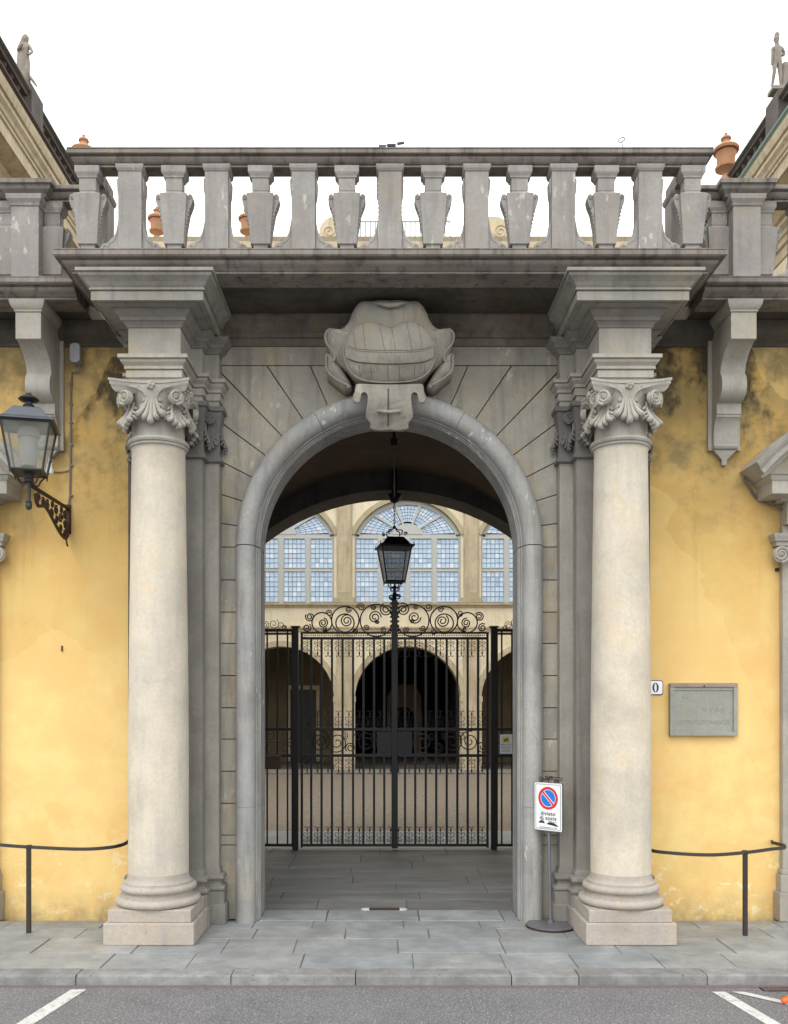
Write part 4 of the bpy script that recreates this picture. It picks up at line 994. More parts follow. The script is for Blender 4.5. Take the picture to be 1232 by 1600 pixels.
mb.box(x1_-.012, x1_+.012, 11.479, 11.4815, zc_-.06, zc_+.06); mb.box(x1_-.032, x1_+.032, 11.4785, 11.4812, zc_-.062, zc_-.054); mb.prism([(x1_-.036, zc_+.05), (x1_-.013, zc_+.062), (x1_-.013, zc_+.045)], 11.4785, 11.4812)
mb.build('numeral', 'number_blue', HN)
# floodlight and its cables
FL = empty('floodlight', (wx(125), 11.4, wz(560)), 'small grey wall fitting up in the dark corner under the cornice', 'wall light')
mb = MB(); rbox(mb, wx(117), wx(133), wz(575), wz(545), 11.30, 11.42, .05); mb.build('housing', 'plastic_grey', FL, bevel=.008)
MB().box(wx(121), wx(129), 11.42, 11.5, wz(572), wz(560)).tube([(wx(128), 11.4, wz(575)), (wx(126), 11.44, wz(583)), (wx(114), 11.48, wz(582))], .01, 6).build('mount', 'plastic_grey', FL)
mb = MB(); mb.tube([(wx(114), 11.488, wz(582)), (wx(112), 11.488, wz(600)), (wx(111), 11.488, wz(700)), (wx(110), 11.488, wz(775)), (wx(108), 11.46, wz(795))], .012, 6)
mb.tube(catmull([(wx(111), 11.488, wz(728)), (wx(108), 11.488, wz(735)), (wx(95), 11.488, wz(738)), (wx(70), 11.488, wz(737)), (wx(55), 11.488, wz(735))], 4, False), .007, 6)
for py in (600, 632, 661, 695, 728, 775): mb.box(wx(109), wx(114.5), 11.475, 11.497, wz(py+1.2), wz(py-1.2))
tag(mb.build('cable_conduit', 'cable_grey'), 'thin grey cable clipped to the ochre wall above the lantern arm', 'cable')
mb = MB(); mb.lathe([(.005, 5.66), (.05, 5.665), (.055, 5.70), (.04, 5.74), (.035, 5.79), (.05, 5.8), (.0, 5.83)], (wx(84), 11.35, 0), 14)
mb.tube([(wx(84), 11.35, 5.80), (wx(84), 11.35, 5.86), (wx(84), 11.5, 5.87)], .012, 6)
tag(mb.build('sensor_lamp', 'sign_white', smooth=True), 'tiny white sensor hanging under the left bracket', 'sensor')
mb = MB(); 
mb.tube(catmull([(wx(1161), 11.47, wz(748)), (wx(1171), 11.47, wz(765)), (wx(1182), 11.47, wz(780)), (wx(1205), 11.44, wz(792)), (wx(1232), 11.42, wz(803)), (wx(1262), 11.4, wz(810))], 5, False), .01, 6)
mb.tube(catmull([(wx(1161), 11.46, wz(746)), (wx(1173), 11.46, wz(766)), (wx(1184), 11.46, wz(778)), (wx(1210), 11.42, wz(787)), (wx(1240), 11.42, wz(800)), (wx(1270), 11.4, wz(806))], 5, False), .007, 6)
tag(mb.build('power_cable', 'cable_grey'), 'pair of loose grey cables sagging under the right window pediment', 'cable')
mb = MB(); mb.box(wx(1211.5), wx(1216.5), 11.47, 11.499, wz(893), wz(888)); tag(mb.build('fixing_bracket', 'rusty_iron'), 'tiny rusty clip under the stone volute', 'bracket')
mb = MB(); mb.box(wx(96), wx(98.4), 11.488, 11.499, wz(1018), wz(1009)); tag(mb.build('wall_hook', 'rusty_iron', bevel=.002), 'tiny dark iron hook in the middle of the left wall', 'hook')

# handrails
def handrail(pts, post, h, label):
    H = empty('handrail', (post[0], post[1], 0), label, 'handrail', 'handrails along the pavement')
    mb = MB(); P = catmull(pts, 8, False)
    rings = []
    for i, p in enumerate(P):
        a = Vector(P[max(0, i-1)]); b_ = Vector(P[min(len(P)-1, i+1)]); t = (b_-a).normalized(); nrm = Vector((-t.y, t.x, 0))
        p = Vector(p); rings.append([p+nrm*.012+Vector((0, 0, .02)), p-nrm*.012+Vector((0, 0, .02)), p-nrm*.016-Vector((0, 0, .018)), p+nrm*.016-Vector((0, 0, .018))])
    mb.loops(rings); mb.build('rail', 'rail_iron', H, bevel=.004)
    MB().box(post[0]-.024, post[0]+.024, post[1]-.024, post[1]+.024, -.02, h-.02).build('post', 'rail_iron', H, bevel=.004)
    MB().box(post[0]-.03, post[0]+.03, post[1]-.03, post[1]+.03, h-.021, h+.026).build('post_cap', 'rail_iron', H, bevel=.008)
h = 1.03
def rx(px, y): return (px-597)*y/1400+CX
handrail([(rx(-60, 11.45), 11.45, h), (rx(-40, 11.15), 11.15, h), (rx(0, 10.92), 10.92, h), (rx(45, 10.76), 10.76, h), (rx(125, 10.6), 10.60, h), (rx(170, 10.72), 10.72, h), (rx(192, 10.95), 10.95, h), (rx(202, 11.25), 11.25, h)], (rx(45, 10.76), 10.76), h, 'curved iron rail on one post in front of the ochre wall, below the lantern')
h = .985
handrail([(rx(1010, 11.24), 11.24, h), (rx(1014, 10.95), 10.95, h), (rx(1030, 10.68), 10.68, h), (rx(1105, 10.46), 10.46, h), (rx(1165, 10.63), 10.63, h), (rx(1206, 10.88), 10.88, h), (rx(1224, 10.98), 10.98, h), (rx(1226, 11.15), 11.15, h), (rx(1209, 11.38), 11.38, h), (rx(1207, 11.5), 11.5, h)], (rx(1165, 10.64), 10.64), h, 'curved iron rail on one post below the stone plaque')

# no parking sign on its stand
SX, SY = rx(861, 11.05), 11.05
SG = empty('no_parking_sign', (SX, SY, 0), 'white no parking sign on a grey pole, leaning by the right jamb', 'sign')
MB().lathe([(.005, .0), (.29, .0), (.30, .012), (.30, .03), (.285, .042), (.1, .05), (.04, .055), (.04, .09), (.005, .09)], (SX, SY, 0), 40).build('base', 'galvanised', SG, smooth=True)
MB().lathe([(.302, .004), (.306, .008), (.306, .02), (.302, .024)], (SX, SY, 0), 40).build('base_rim', 'rusty_iron', SG)
MB().tube([(SX, SY, .05), (SX-.035, SY+.01, 1.80)], .021, 12).build('pole', 'galvanised', SG, smooth=True)
ang = R(-43)   # right edge nearer the street
PM = Matrix.Translation((SX-.03, SY-.03, 1.485)) @ Matrix.Rotation(ang, 4, 'Z')
def pl_(mb, name, mat, par=SG, **k): mb.xf(PM); return mb.build(name, mat, par, **k)
mb = MB(); rbox(mb, -.2, .2, -.3, .3, -.012, .012, .02); pl_(mb, 'panel_back', 'galvanised')
mb = MB(); rbox(mb, -.195, .195, -.292, .292, -.0145, -.0125, .015); PN = pl_(mb, 'panel', 'sign_white')
def sg2(par, polys, name, mat, y=-.0172, t=.0024):
    mb = MB()
    for p in polys: mb.prism(p, y, y+t)
    return pl_(mb, name, mat, par)
fr_ = []
for a, b_, c_, d in ((-.178, .178, .272, .276), (-.178, .178, -.276, -.272), (-.178, -.174, -.271, .271), (.174, .178, -.271, .271)): fr_.append([(a, c_), (b_, c_), (b_, d), (a, d)])
sg2(PN, fr_, 'border_line', 'sign_black')
def ringm(r0, r1, y, mat, nm):
    mb = MB(); c = (0, .105)
    A = [[(c[0]+r*math.cos(2*PI*k/40), yy, c[1]+r*math.sin(2*PI*k/40)) for k in range(40)] for r, yy in ((r1, y+.002), (r1, y), (max(r0, .0005), y), (max(r0, .0005), y+.002))]
    mb.loops(A, close=True); return pl_(mb, nm, mat, PN)
ringm(.108, .14, -.0172, 'sign_red', 'red_ring')
ringm(.0, .100, -.0165, 'sign_blue', 'blue_disc')
c_, s2 = math.cos(R(-45)), math.sin(R(-45))
bar = lambda w, L: [(a*c_-b_*s2, .105+a*s2+b_*c_) for a, b_ in ((-L, -w), (L, -w), (L, w), (-L, w))]
sg2(PN, [bar(.020, .100)], 'slash_edge', 'sign_white', -.0176, .001)
sg2(PN, [bar(.012, .108)], 'slash', 'sign_red', -.0190, .0013)
def sgtext(t, size, z, sp=1.0):
    o = text(t, size, 0, 0, 0, 'sign_black', PN, depth=.001, bold=.0009 if size > .05 else 0, spacing=1.12)
    o.data.transform(PM @ Matrix.Translation((0, -.0165, z))); return o
for o_ in (sgtext('divieto', .068, -.085), sgtext('di sosta', .068, -.14)): pass
tk = [[(-.13, -.205), (-.05, -.205), (-.05, -.19), (-.07, -.175), (-.11, -.175), (-.13, -.19)], [(-.10, -.174), (-.06, -.155), (-.055, -.158), (-.09, -.177)], [(-.01, -.215), (.14, -.235), (.14, -.225), (.09, -.195), (.03, -.185), (-.01, -.2)], [(.0, -.175), (.12, -.19), (.12, -.186), (.0, -.17)]]
sg2(PN, tk, 'tow_pictogram', 'sign_black')
o = sgtext('autorizzazione n. 123', .025, -.255)
mb = MB()
for (a, b_, r_, d) in ((-.11, .33, .035, 1), (-.03, .355, .03, -1), (.03, .35, .028, 1), (.1, .325, .03, -1)):
    mb.tube(spiral((a, b_), r_, .008, 0, 1.4, d, y=0), .006, 5)
mb.tube([(-.13, 0, .3), (-.05, 0, .33), (.02, 0, .37), (.19, 0, .36)], .006, 5); mb.tube([(.19, 0, .36), (.19, 0, .33), (.05, 0, .34)], .005, 5); mb.tube([(0, 0, .29), (0, 0, .35)], .008, 5)
pl_(mb, 'scroll_top', 'rusty_iron', SG)

# gate stop, drain, fallen cone, ring rods
GS = empty('gate_stop', (rx(601, 11.95), 11.95, 0), 'flat metal slot with white painted ends set in the threshold paving', 'gate stop')
gx0 = GS.location.x
MB().box(gx0-.2, gx0+.2, 11.93, 11.985, .0, .024).build('slot', 'rusty_iron', GS, bevel=.003)
mb = MB(); 
for s_ in (-1, 1): mb.prism([(gx0+s_*.2, 11.90), (gx0+s_*.27, 11.905), (gx0+s_*.31, 11.95), (gx0+s_*.27, 12.0), (gx0+s_*.2, 12.01), (gx0+s_*.205, 11.99), (gx0+s_*.205, 11.92)], 0, .018, 'z')
mb.build('end_plate', 'white_paint', GS, bevel=.003)
DG = empty('drain_grate', (4.0, 8.95, -.09), 'narrow reddish iron drain grate in the gutter by the kerb', 'drain grate')
mb = MB(); mb.box(3.70, 4.4, 8.97, 8.98, -.10, -.08); mb.box(3.70, 4.4, 8.88, 8.89, -.10, -.08)
for k in range(24): mb.box(3.70+k*.03, 3.712+k*.03, 8.8905, 8.9695, -.10, -.082)
mb.build('grate', 'pelmet_red', DG)
MB().box(3.69, 4.41, 8.875, 8.9845, -.099, -.093).build('pit', 'sign_black', DG)
CN = empty('traffic_cone', (4.2, 8.3, -.10), 'orange plastic traffic cone lying on its side at the road edge', 'traffic cone')
mb = MB(); mb.lathe([(.02, .0), (.03, -.02), (.12, -.5), (.125, -.52)], (0, 0, 0), 24)
Mc = Matrix.Translation((rx(1223, 8.5), 8.5, -.075)) @ Matrix.Rotation(R(10), 4, 'Z') @ Matrix.Rotation(R(-100), 4, 'Y')
mb.xf(Mc); mb.build('body', 'orange_plastic', CN, smooth=True)
mb = MB(); mb.box(-.17, .17, -.17, .17, -.55, -.52); mb.xf(Mc @ Matrix.Rotation(R(45)*0, 4, 'Z')); mb.build('foot', 'sign_black', CN, bevel=.01)
LR = empty('lightning_rod', (rx(973, 10.2), 10.2, 9.0), 'thin ring-topped metal rod standing on the balustrade rail', 'rod')
x_ = LR.location.x
mb = MB(); mb.tube([(x_+.01, 10.2, 8.99), (x_-.005, 10.2, 9.15)], .007, 6); mb.build('stem', 'galvanised', LR)
mb = MB(); mb.tube([(x_-.01+.038*math.cos(t), 10.2, 9.175+.024*math.sin(t)+.012*math.cos(t)) for t in [2*PI*k/20 for k in range(20)]], .007, 6, True); mb.build('ring', 'galvanised', LR)
AN = empty('weather_sensor', (rx(612, 10.2), 10.2, 9.0), 'small black three-armed sensor on top of the balustrade rail', 'sensor')
x_ = AN.location.x
mb = MB(); mb.tube([(x_, 10.2, 8.99), (x_, 10.2, 9.11)], .009, 6); mb.box(x_-.05, x_+.05, 10.18, 10.22, 9.095, 9.12); mb.tube([(x_-.14, 10.2, 9.10), (x_+.14, 10.2, 9.14)], .004, 5)
mb.build('stem', 'sign_black', AN)
MB().box(x_-.145, x_-.06, 10.19, 10.21, 9.088, 9.112).build('blade', 'sign_black', AN)
MB().prism([(x_+.065, 9.118), (x_+.145, 9.13), (x_+.145, 9.153), (x_+.065, 9.141)], 10.19, 10.21).build('blade', 'sign_black', AN)
# notice on the gate and box
YN = 16.80; NX, NZ = lambda p: (p-597)*YN/1400+CX, lambda p: 2.75+(1100-p)*YN/1400
NT = empty('camera_notice', (NX(791), YN, NZ(1164)), 'white video surveillance notice with a yellow square hung on the gate', 'notice')
MB().box(NX(781.5), NX(801), YN-.004, YN+.004, NZ(1178), NZ(1147.5)).build('board', 'sign_white', NT)
MB().box(NX(786), NX(796), YN-.0065, YN-.0045, NZ(1160.5), NZ(1152)).build('yellow_square', 'sign_yellow', NT)
mb = MB(); mb.prism([(NX(787.5), NZ(1157)), (NX(793), NZ(1154)), (NX(794.5), NZ(1155.5)), (NX(789), NZ(1159))], YN-.009, YN-.007); mb.build('camera_symbol', 'sign_black', NT)
text('AREA VIDEO', .036, NX(791.2), YN-.0055, NZ(1163.5), 'sign_black', NT, depth=.001)
text('SORVEGLIATA', .031, NX(791.2), YN-.0055, NZ(1167.5), 'sign_black', NT, depth=.001)
for k, w in enumerate((.08, .07, .085)): MB().box(NX(791.2)-w, NX(791.2)+w, YN-.006, YN-.0045, NZ(1170.4+k*2)-.004, NZ(1170.4+k*2)+.003).build('text_line', 'plastic_grey', NT)
YB = 16.72; bxn = lambda p: (p-597)*YB/1400+CX; bzn = lambda p: 2.75+(1100-p)*YB/1400
LB = empty('letter_box', (bxn(425), YB, bzn(1190)), 'dark brown metal box hung low on the left side panel of the gate', 'box')
MB().box(bxn(410), bxn(438.5), YB, YB+.14, bzn(1202), bzn(1180.5)).build('body', 'brown_box', LB, bevel=.01)
MB().box(bxn(416), bxn(433), YB-.004, YB-.0005, bzn(1186), bzn(1184.6)).build('slot', 'sign_black', LB)

# ------------------------------------------------------------------ courtyard palace
YF = 36.7; sf = 1400/YF
def fx(px): return (px-597)/sf+CX
def fz(py): return 2.75+(1100-py)/sf
PAL = empty('courtyard_palace', (fx(637.5), YF, 0), 'cream palace facade with tall leaded windows above a dark arcade, seen through the arch', 'building')
BC = fx(637.5); BW = 198/sf; HW = 83/sf
centres = [BC+BW*k for k in range(-2, 3)]
zsp, ztop_a = 2.93, 5.9
mb = MB()
for c in centres:
    n = 24; arc = [(c-HW*math.cos(PI*k/n), zsp+HW*math.sin(PI*k/n)) for k in range(n+1)]
    mb.prism([(c-BW/2, zsp)]+arc+[(c+BW/2, zsp), (c+BW/2, 6.8), (c-BW/2, 6.8)], YF, YF+.7)
for k in range(-2, 4):
    x = BC+BW*(k-.5); mb.box(x-(BW/2-HW), x+(BW/2-HW), YF, YF+.7, 0, zsp-.001)
mb.build('arcade_wall', 'cream_wall', PAL)
wtop, wsp, wsill = fz(781), fz(836), fz(942)
rise = wtop-wsp; Rw = (HW**2+rise**2)/(2*rise); thw = math.asin(HW/Rw)
def warc(c, r_off=0, n=24):
    return [(c+(Rw+r_off)*math.sin(t), wtop-Rw+(Rw+r_off)*math.cos(t)) for t in [-thw+2*thw*k/n for k in range(n+1)]]
mb = MB()
for c in centres:
    mb.prism([(c-BW/2, wsp)]+warc(c)+[(c+BW/2, wsp), (c+BW/2, 12.2), (c-BW/2, 12.2)], YF, YF+.7)
for k in range(-2, 4):
    x = BC+BW*(k-.5); mb.box(x-(BW/2-HW), x+(BW/2-HW), YF, YF+.7, 6.801, wsp-.001)
mb.box(centres[0]-BW/2, centres[-1]+BW/2, YF, YF+.7, 12.201, 21)
mb.build('upper_wall', 'cream_wall', PAL)
for k in range(-2, 4):
    x = BC+BW*(k-.5)
    mb = MB(); mb.box(x-.33, x+.33, YF-.10, YF-.001, .25, 5.88); mb.box(x-.38, x+.38, YF-.14, YF-.001, 0, .249)
    for s_ in (-1, 1): mb.box(x+s_*.37-.07, x+s_*.37+.07, YF-.05, YF-.0015, .25, zsp-.1); mb.box(x+s_*.38-.09, x+s_*.38+.09, YF-.08, YF-.0016, zsp-.1, zsp+.12)
    mb.build('lower_pilaster', 'khaki_trim' if 0 else 'cream_trim', PAL, bevel=.01)
    mb = MB(); mb.box(x-.31, x+.31, YF-.11, YF-.001, 7.1, 11.9); mb.box(x-.42, x+.42, YF-.16, YF-.001, 6.88, 7.099)
    mb.build('upper_pilaster', 'khaki_trim', PAL, bevel=.01)
    MB().box(x-.24, x+.24, YF-.118, YF-.112, 7.3, 11.7).build('pilaster_panel', 'cream_trim', PAL)
mb = MB(); xl, xr = centres[0]-BW/2, centres[-1]+BW/2
mb.mould([(xl, YF), (xr, YF)], [(-.02, 6.70), (.05, 6.70), (.06, 6.76), (.16, 6.80), (.17, 6.87), (-.02, 6.879)])
mb.mould([(xl, YF), (xr, YF)], [(-.02, 5.72), (.06, 5.72), (.07, 5.8), (.12, 5.84), (.12, 5.91), (-.02, 5.92)])
mb.build('string_course', 'cream_trim', PAL)
for c in centres[1:4]:
    for nm, rr_, zz, sp_ in (('arcade', HW, zsp, 0),):
        n = 24; mb = MB()
        mb.loops([[(c-r*math.cos(PI*k/n), y, zz+r*math.sin(PI*k/n)) for r, y in ((rr_, YF+.3), (rr_, YF-.06), (rr_+.22, YF-.06), (rr_+.24, YF-.001))] for k in range(n+1)])
        mb.build('arch_moulding', 'cream_trim', PAL, smooth=True)
    mb = MB(); A, B_ = warc(c, 0), warc(c, .2)
    mb.loops([[(a[0], YF+.2, a[1]), (a[0], YF-.07, a[1]), (b_[0], YF-.07, b_[1]), (b_[0], YF-.001, b_[1])] for a, b_ in zip(A, B_)])
    mb.build('window_moulding', 'khaki_trim', PAL, smooth=True)
# windows
def palace_window(c):
    y = YF+.12; f = MB(); t = .075
    def bar_(x0, x1, z0, z1, yy=y, d=.1): f.box(x0, x1, yy, yy+d, z0, z1)
    xs = [(557, 590), (599, 632), (641.5, 674.5), (683.5, 717)]
    xs = [((a-637.5)/sf, (b_-637.5)/sf) for a, b_ in xs]; zs = [(fz(939), fz(892.5)), (fz(886), fz(841))]
    # frame made as verticals and horizontals around the lights
    ed = [-HW]+[v for p in xs for v in p]+[HW]
    for i in range(0, len(ed), 2): bar_(c+ed[i], c+ed[i+1], wsill-.02, wsp+.05)
    for (a, b_) in xs:
        for z0, z1 in ((wsill-.02, zs[0][0]), (zs[0][1], zs[1][0]), (zs[1][1], wsp+.05)): bar_(c+a+.0005, c+b_-.0005, z0, z1)
    # raised beads
    for (a, b_) in xs:
        for z0, z1 in zs:
            for q in ((a-.035, a, z0-.035, z1+.035), (b_, b_+.035, z0-.035, z1+.035), (a+.0005, b_-.0005, z0-.035, z0), (a+.0005, b_-.0005, z1, z1+.035)): f.box(c+q[0], c+q[1], y-.03, y-.0005, q[2], q[3])
    # fan
    A, B_ = warc(0, 0), warc(0, -.17)
    f.loops([[(c+a[0], y, a[1]), (c+a[0], y+.1, a[1]), (c+b_[0], y+.1, b_[1]), (c+b_[0], y, b_[1])] for a, b_ in zip(A, B_)])
    hub = .62
    f.prism([(c-hub*math.cos(PI*k/14), wsp+.05+hub*.72*math.sin(PI*k/14)) for k in range(15)], y-.02, y+.09)
    def rim(th):
        dx, dz = math.cos(th), math.sin(th); k = .3
        while True:
            p = (k*dx, wsp+k*dz)
            if math.hypot(p[0], p[1]-(wtop-Rw)) > Rw-.12 or k > 3: return k
            k += .02
    for th in (R(32), R(68), R(112), R(148)):
        k = rim(th); f.prism([(c+.4*math.cos(th)-.035*math.sin(th), wsp+.4*math.sin(th)+.035*math.cos(th)), (c+.4*math.cos(th)+.035*math.sin(th), wsp+.4*math.sin(th)-.035*math.cos(th)), (c+k*math.cos(th)+.055*math.sin(th), wsp+k*math.sin(th)-.055*math.cos(th)), (c+k*math.cos(th)-.055*math.sin(th), wsp+k*math.sin(th)+.055*math.cos(th))], y-.01, y+.085)
    Wd = f.build('window', 'window_white', PAL, bevel=.006)
    rr = random.Random(int(c*10)+50); LW = .008
    st = {}
    def begin(): st['g'] = MB(); st['m'] = []; st['n'] = 0
    def quad(P):
        g = st['g']; tl = [rr.uniform(-.006, .006) for _ in range(2)]
        cx_ = sum(p[0] for p in P)/4; cz_ = sum(p[1] for p in P)/4
        vs = [g.b.verts.new((p[0], y+.075+(p[0]-cx_)*tl[0]*3+(p[1]-cz_)*tl[1]*3, p[1])) for p in P]; g.b.faces.new(vs)
        st['m'].append(rr.choices(range(6), (5, 4, 1.6, 4, .7, .5))[0])
    def finish():
        o = st['g'].build('pane', ['leaded_glass_%s' % q for q in 'abcdef']+['lead'], Wd)
        for i, p in enumerate(o.data.polygons): p.material_index = st['m'][i] if i < len(st['m']) else 6
    for (a, b_) in xs:
        for z0, z1 in zs:
            begin(); nx, nz = 5, 6
            for i in range(nx):
                for j in range(nz):
                    xa_, xb_ = c+a+(b_-a)*i/nx, c+a+(b_-a)*(i+1)/nx; za_, zb_ = z0+(z1-z0)*j/nz, z0+(z1-z0)*(j+1)/nz
                    quad([(xa_, za_), (xb_, za_), (xb_, zb_), (xa_, zb_)])
            l = st['g']
            for i in range(1, nx): x_ = c+a+(b_-a)*i/nx; l.box(x_-LW, x_+LW, y+.05, y+.085, z0, z1)
            for j in range(1, nz): z_ = z0+(z1-z0)*j/nz; l.box(c+a+.001, c+b_-.001, y+.049, y+.0845, z_-LW, z_+LW)
            finish()
    cuts_ = [R(2), R(32), R(68), R(112), R(148), R(178)]
    for t0, t1 in zip(cuts_, cuts_[1:]):
        na, nr = 6, 6; begin()
        for i in range(na):
            for j in range(nr):
                P = []
                for (ii, jj) in ((i, j), (i+1, j), (i+1, j+1), (i, j+1)):
                    th = t0+(t1-t0)*ii/na; k0, k1 = .55, rim(th); k = k0+(k1-k0)*jj/nr; P.append((c+k*math.cos(th), wsp+.05+k*math.sin(th)*.985))
                quad(P)
        l = st['g']
        for i in range(1, na): th = t0+(t1-t0)*i/na; l.tube([(c+.55*math.cos(th), y+.068, wsp+.05+.55*math.sin(th)), (c+rim(th)*math.cos(th), y+.068, wsp+.05+rim(th)*math.sin(th)*.985)], LW, 4)
        for j in range(1, nr): l.tube([(c+(.55+(rim(th)-.55)*j/nr)*math.cos(th), y+.068, wsp+.05+(.55+(rim(th)-.55)*j/nr)*math.sin(th)*.985) for th in [t0+(t1-t0)*q/6 for q in range(7)]], LW, 4)
        finish()
for c in centres[1:4]: palace_window(c)
for c in (centres[0], centres[4]): MB().box(c-HW, c+HW, YF+.2, YF+.25, wsill, wtop).build('window', 'leaded_glass_a', PAL)
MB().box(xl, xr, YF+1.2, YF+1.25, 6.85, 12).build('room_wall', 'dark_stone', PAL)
# loggia behind the arcade
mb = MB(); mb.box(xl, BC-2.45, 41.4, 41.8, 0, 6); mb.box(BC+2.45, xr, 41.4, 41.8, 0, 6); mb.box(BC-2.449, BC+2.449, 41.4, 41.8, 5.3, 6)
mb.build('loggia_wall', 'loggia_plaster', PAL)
MB().box(xl, xr, YF+.71, 54, 5.6, 6.2).box(xl, xr, 54, 54.4, 0, 5.6).box(BC-2.9, BC-2.451, 41.81, 54, 0, 5.6).box(BC+2.451, BC+2.9, 41.81, 54, 0, 5.6).build('loggia_ceiling', 'dark_stone', PAL)
MB().box(xl, xr, 37, 54, -.2, .048).build('loggia_floor', 'dark_stone', PAL)
MB().box(xl-.3, xl-.001, YF, 54, 0, 12).box(xr+.001, xr+.3, YF, 54, 0, 12).build('end_wall', 'dark_stone', PAL)
for c in (centres[1], centres[3]):
    D = MB().box(c-.1, c+1.1, 41.34, 41.39, .1, 3.4).build('door', 'sign_black', PAL)
    MB().box(c-.25, c-.101, 41.3, 41.398, .1, 3.6).box(c+1.101, c+1.25, 41.3, 41.398, .1, 3.6).box(c-.1, c+1.1, 41.3, 41.398, 3.41, 3.6).build('frame', 'cream_trim', D)
# stone niche with a figure in the dark central arch
NI = empty('garden_niche', (fx(637), 44, 0), 'dim brown stone niche standing deep inside the dark central arcade arch', 'niche')
nx_, ny_ = fx(637)+.05, 44
hw = .85
mb = MB(); n = 14
inner = [(nx_-.5, .1)]+[(nx_-.5*math.cos(PI*k/n), 2.1+.5*math.sin(PI*k/n)) for k in range(n+1)]+[(nx_+.5, .1)]
outer = [(nx_+hw, .1), (nx_+hw, 3.1), (nx_+.5, 3.7), (nx_-.5, 3.7), (nx_-hw, 3.1), (nx_-hw, .1)]
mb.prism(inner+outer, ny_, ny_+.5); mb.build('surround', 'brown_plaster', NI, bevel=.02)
# roof line seen through the balustrade
zr = fz(376)
mb = MB(); mb.mould([(xl-1, YF), (xr+1, YF)], [(-.3, 20.9), (.1, 20.9), (.2, 21.1), (.5, 21.2), (.5, 21.45), (.6, 21.6), (-.3, 21.62)])
mb.build('roof_cornice', 'cream_trim', PAL)
MB().box(fx(430), fx(810), YF+.5, YF+1.2, 21.5, fz(372)).build('attic_wall', 'cream_trim', PAL)
for s_, c_x in ((-1, 514), (1, 784)):
    mb = MB(); c0, z0_ = fx(c_x), fz(355); y0_ = YF+.35
    mb.prism(catmull([(c0-s_*.45, fz(372)), (c0-s_*.5, fz(335)), (c0-s_*.35, fz(331)), (c0+s_*.05, fz(333)), (c0+s_*.35, fz(345)), (c0+s_*.45, fz(362)), (c0+s_*.62, fz(374))], 5), y0_, y0_+.4)
    mb.tube(spiral((c0, z0_), .32, .06, 0, 1.8, s_, y=y0_-.01), .04, 6)
    mb.build('scroll_gable', 'cream_trim', PAL, smooth=True)
RL = empty('roof_railing', (fx(633), YF+.6, fz(372)), 'thin metal railing along the far palace roof, seen between the balusters', 'railing')
mb = MB(); mb.box(fx(562), fx(706), YF+.58, YF+.62, fz(334.5), fz(333)); mb.box(fx(562), fx(706), YF+.58, YF+.62, fz(370), fz(369)); mb.build('rail', 'galvanised', RL)
for k in range(19): x_ = fx(563+k*7.9); MB().box(x_-.022, x_+.022, YF+.585, YF+.615, fz(372), fz(333.5)).build('bar', 'galvanised', RL)

# terracotta urns
def urn(x, y, z, h, label):
    U = empty('roof_urn', (x, y, z), label, 'urn', 'terracotta urns along the roofs')
    k = h/1.7
    MB().lathe([(.34*k, 0), (.34*k, .12*k), (.28*k, .16*k), (.2*k, .3*k), (.12*k, .42*k), (.1*k, .46*k), (.12*k, .5*k), (.22*k, .58*k), (.3*k, .62*k), (.31*k, .68*k), (.25*k, .7*k), (.26*k, .95*k), (.3*k, 1.08*k), (.27*k, 1.12*k)], (x, y, z), 28).build('body', 'terracotta', U, smooth=True)
    MB().lathe([(.2*k, 1.121*k), (.36*k, 1.125*k), (.38*k, 1.19*k), (.34*k, 1.24*k), (.2*k, 1.34*k), (.12*k, 1.4*k), (.11*k, 1.47*k), (.15*k, 1.5*k), (.14*k, 1.55*k), (.08*k, 1.58*k), (.04*k, 1.64*k), (.05*k, 1.67*k), (.01*k, 1.7*k)], (x, y, z), 28).build('lid', 'terracotta', U, smooth=True)
    return U
urn(fx(244), YF+.1, fz(384), (384-320)/sf, 'terracotta urn on the far roof, between the second and third balusters from the left')
urn(fx(386), YF+.1, fz(384), (384-320)/sf, 'terracotta urn on the far roof, between the fourth and fifth balusters from the left')
YU = 28; ux = lambda p: (p-597)*YU/1400+CX; uz = lambda p: 2.75+(1100-p)*YU/1400
urn(ux(131), YU, uz(300), 90*YU/1400, 'terracotta urn whose lid shows above the left end of the balustrade rail')
urn(ux(1135), YU, uz(297), 90*YU/1400, 'terracotta urn above the right end of the balustrade rail')

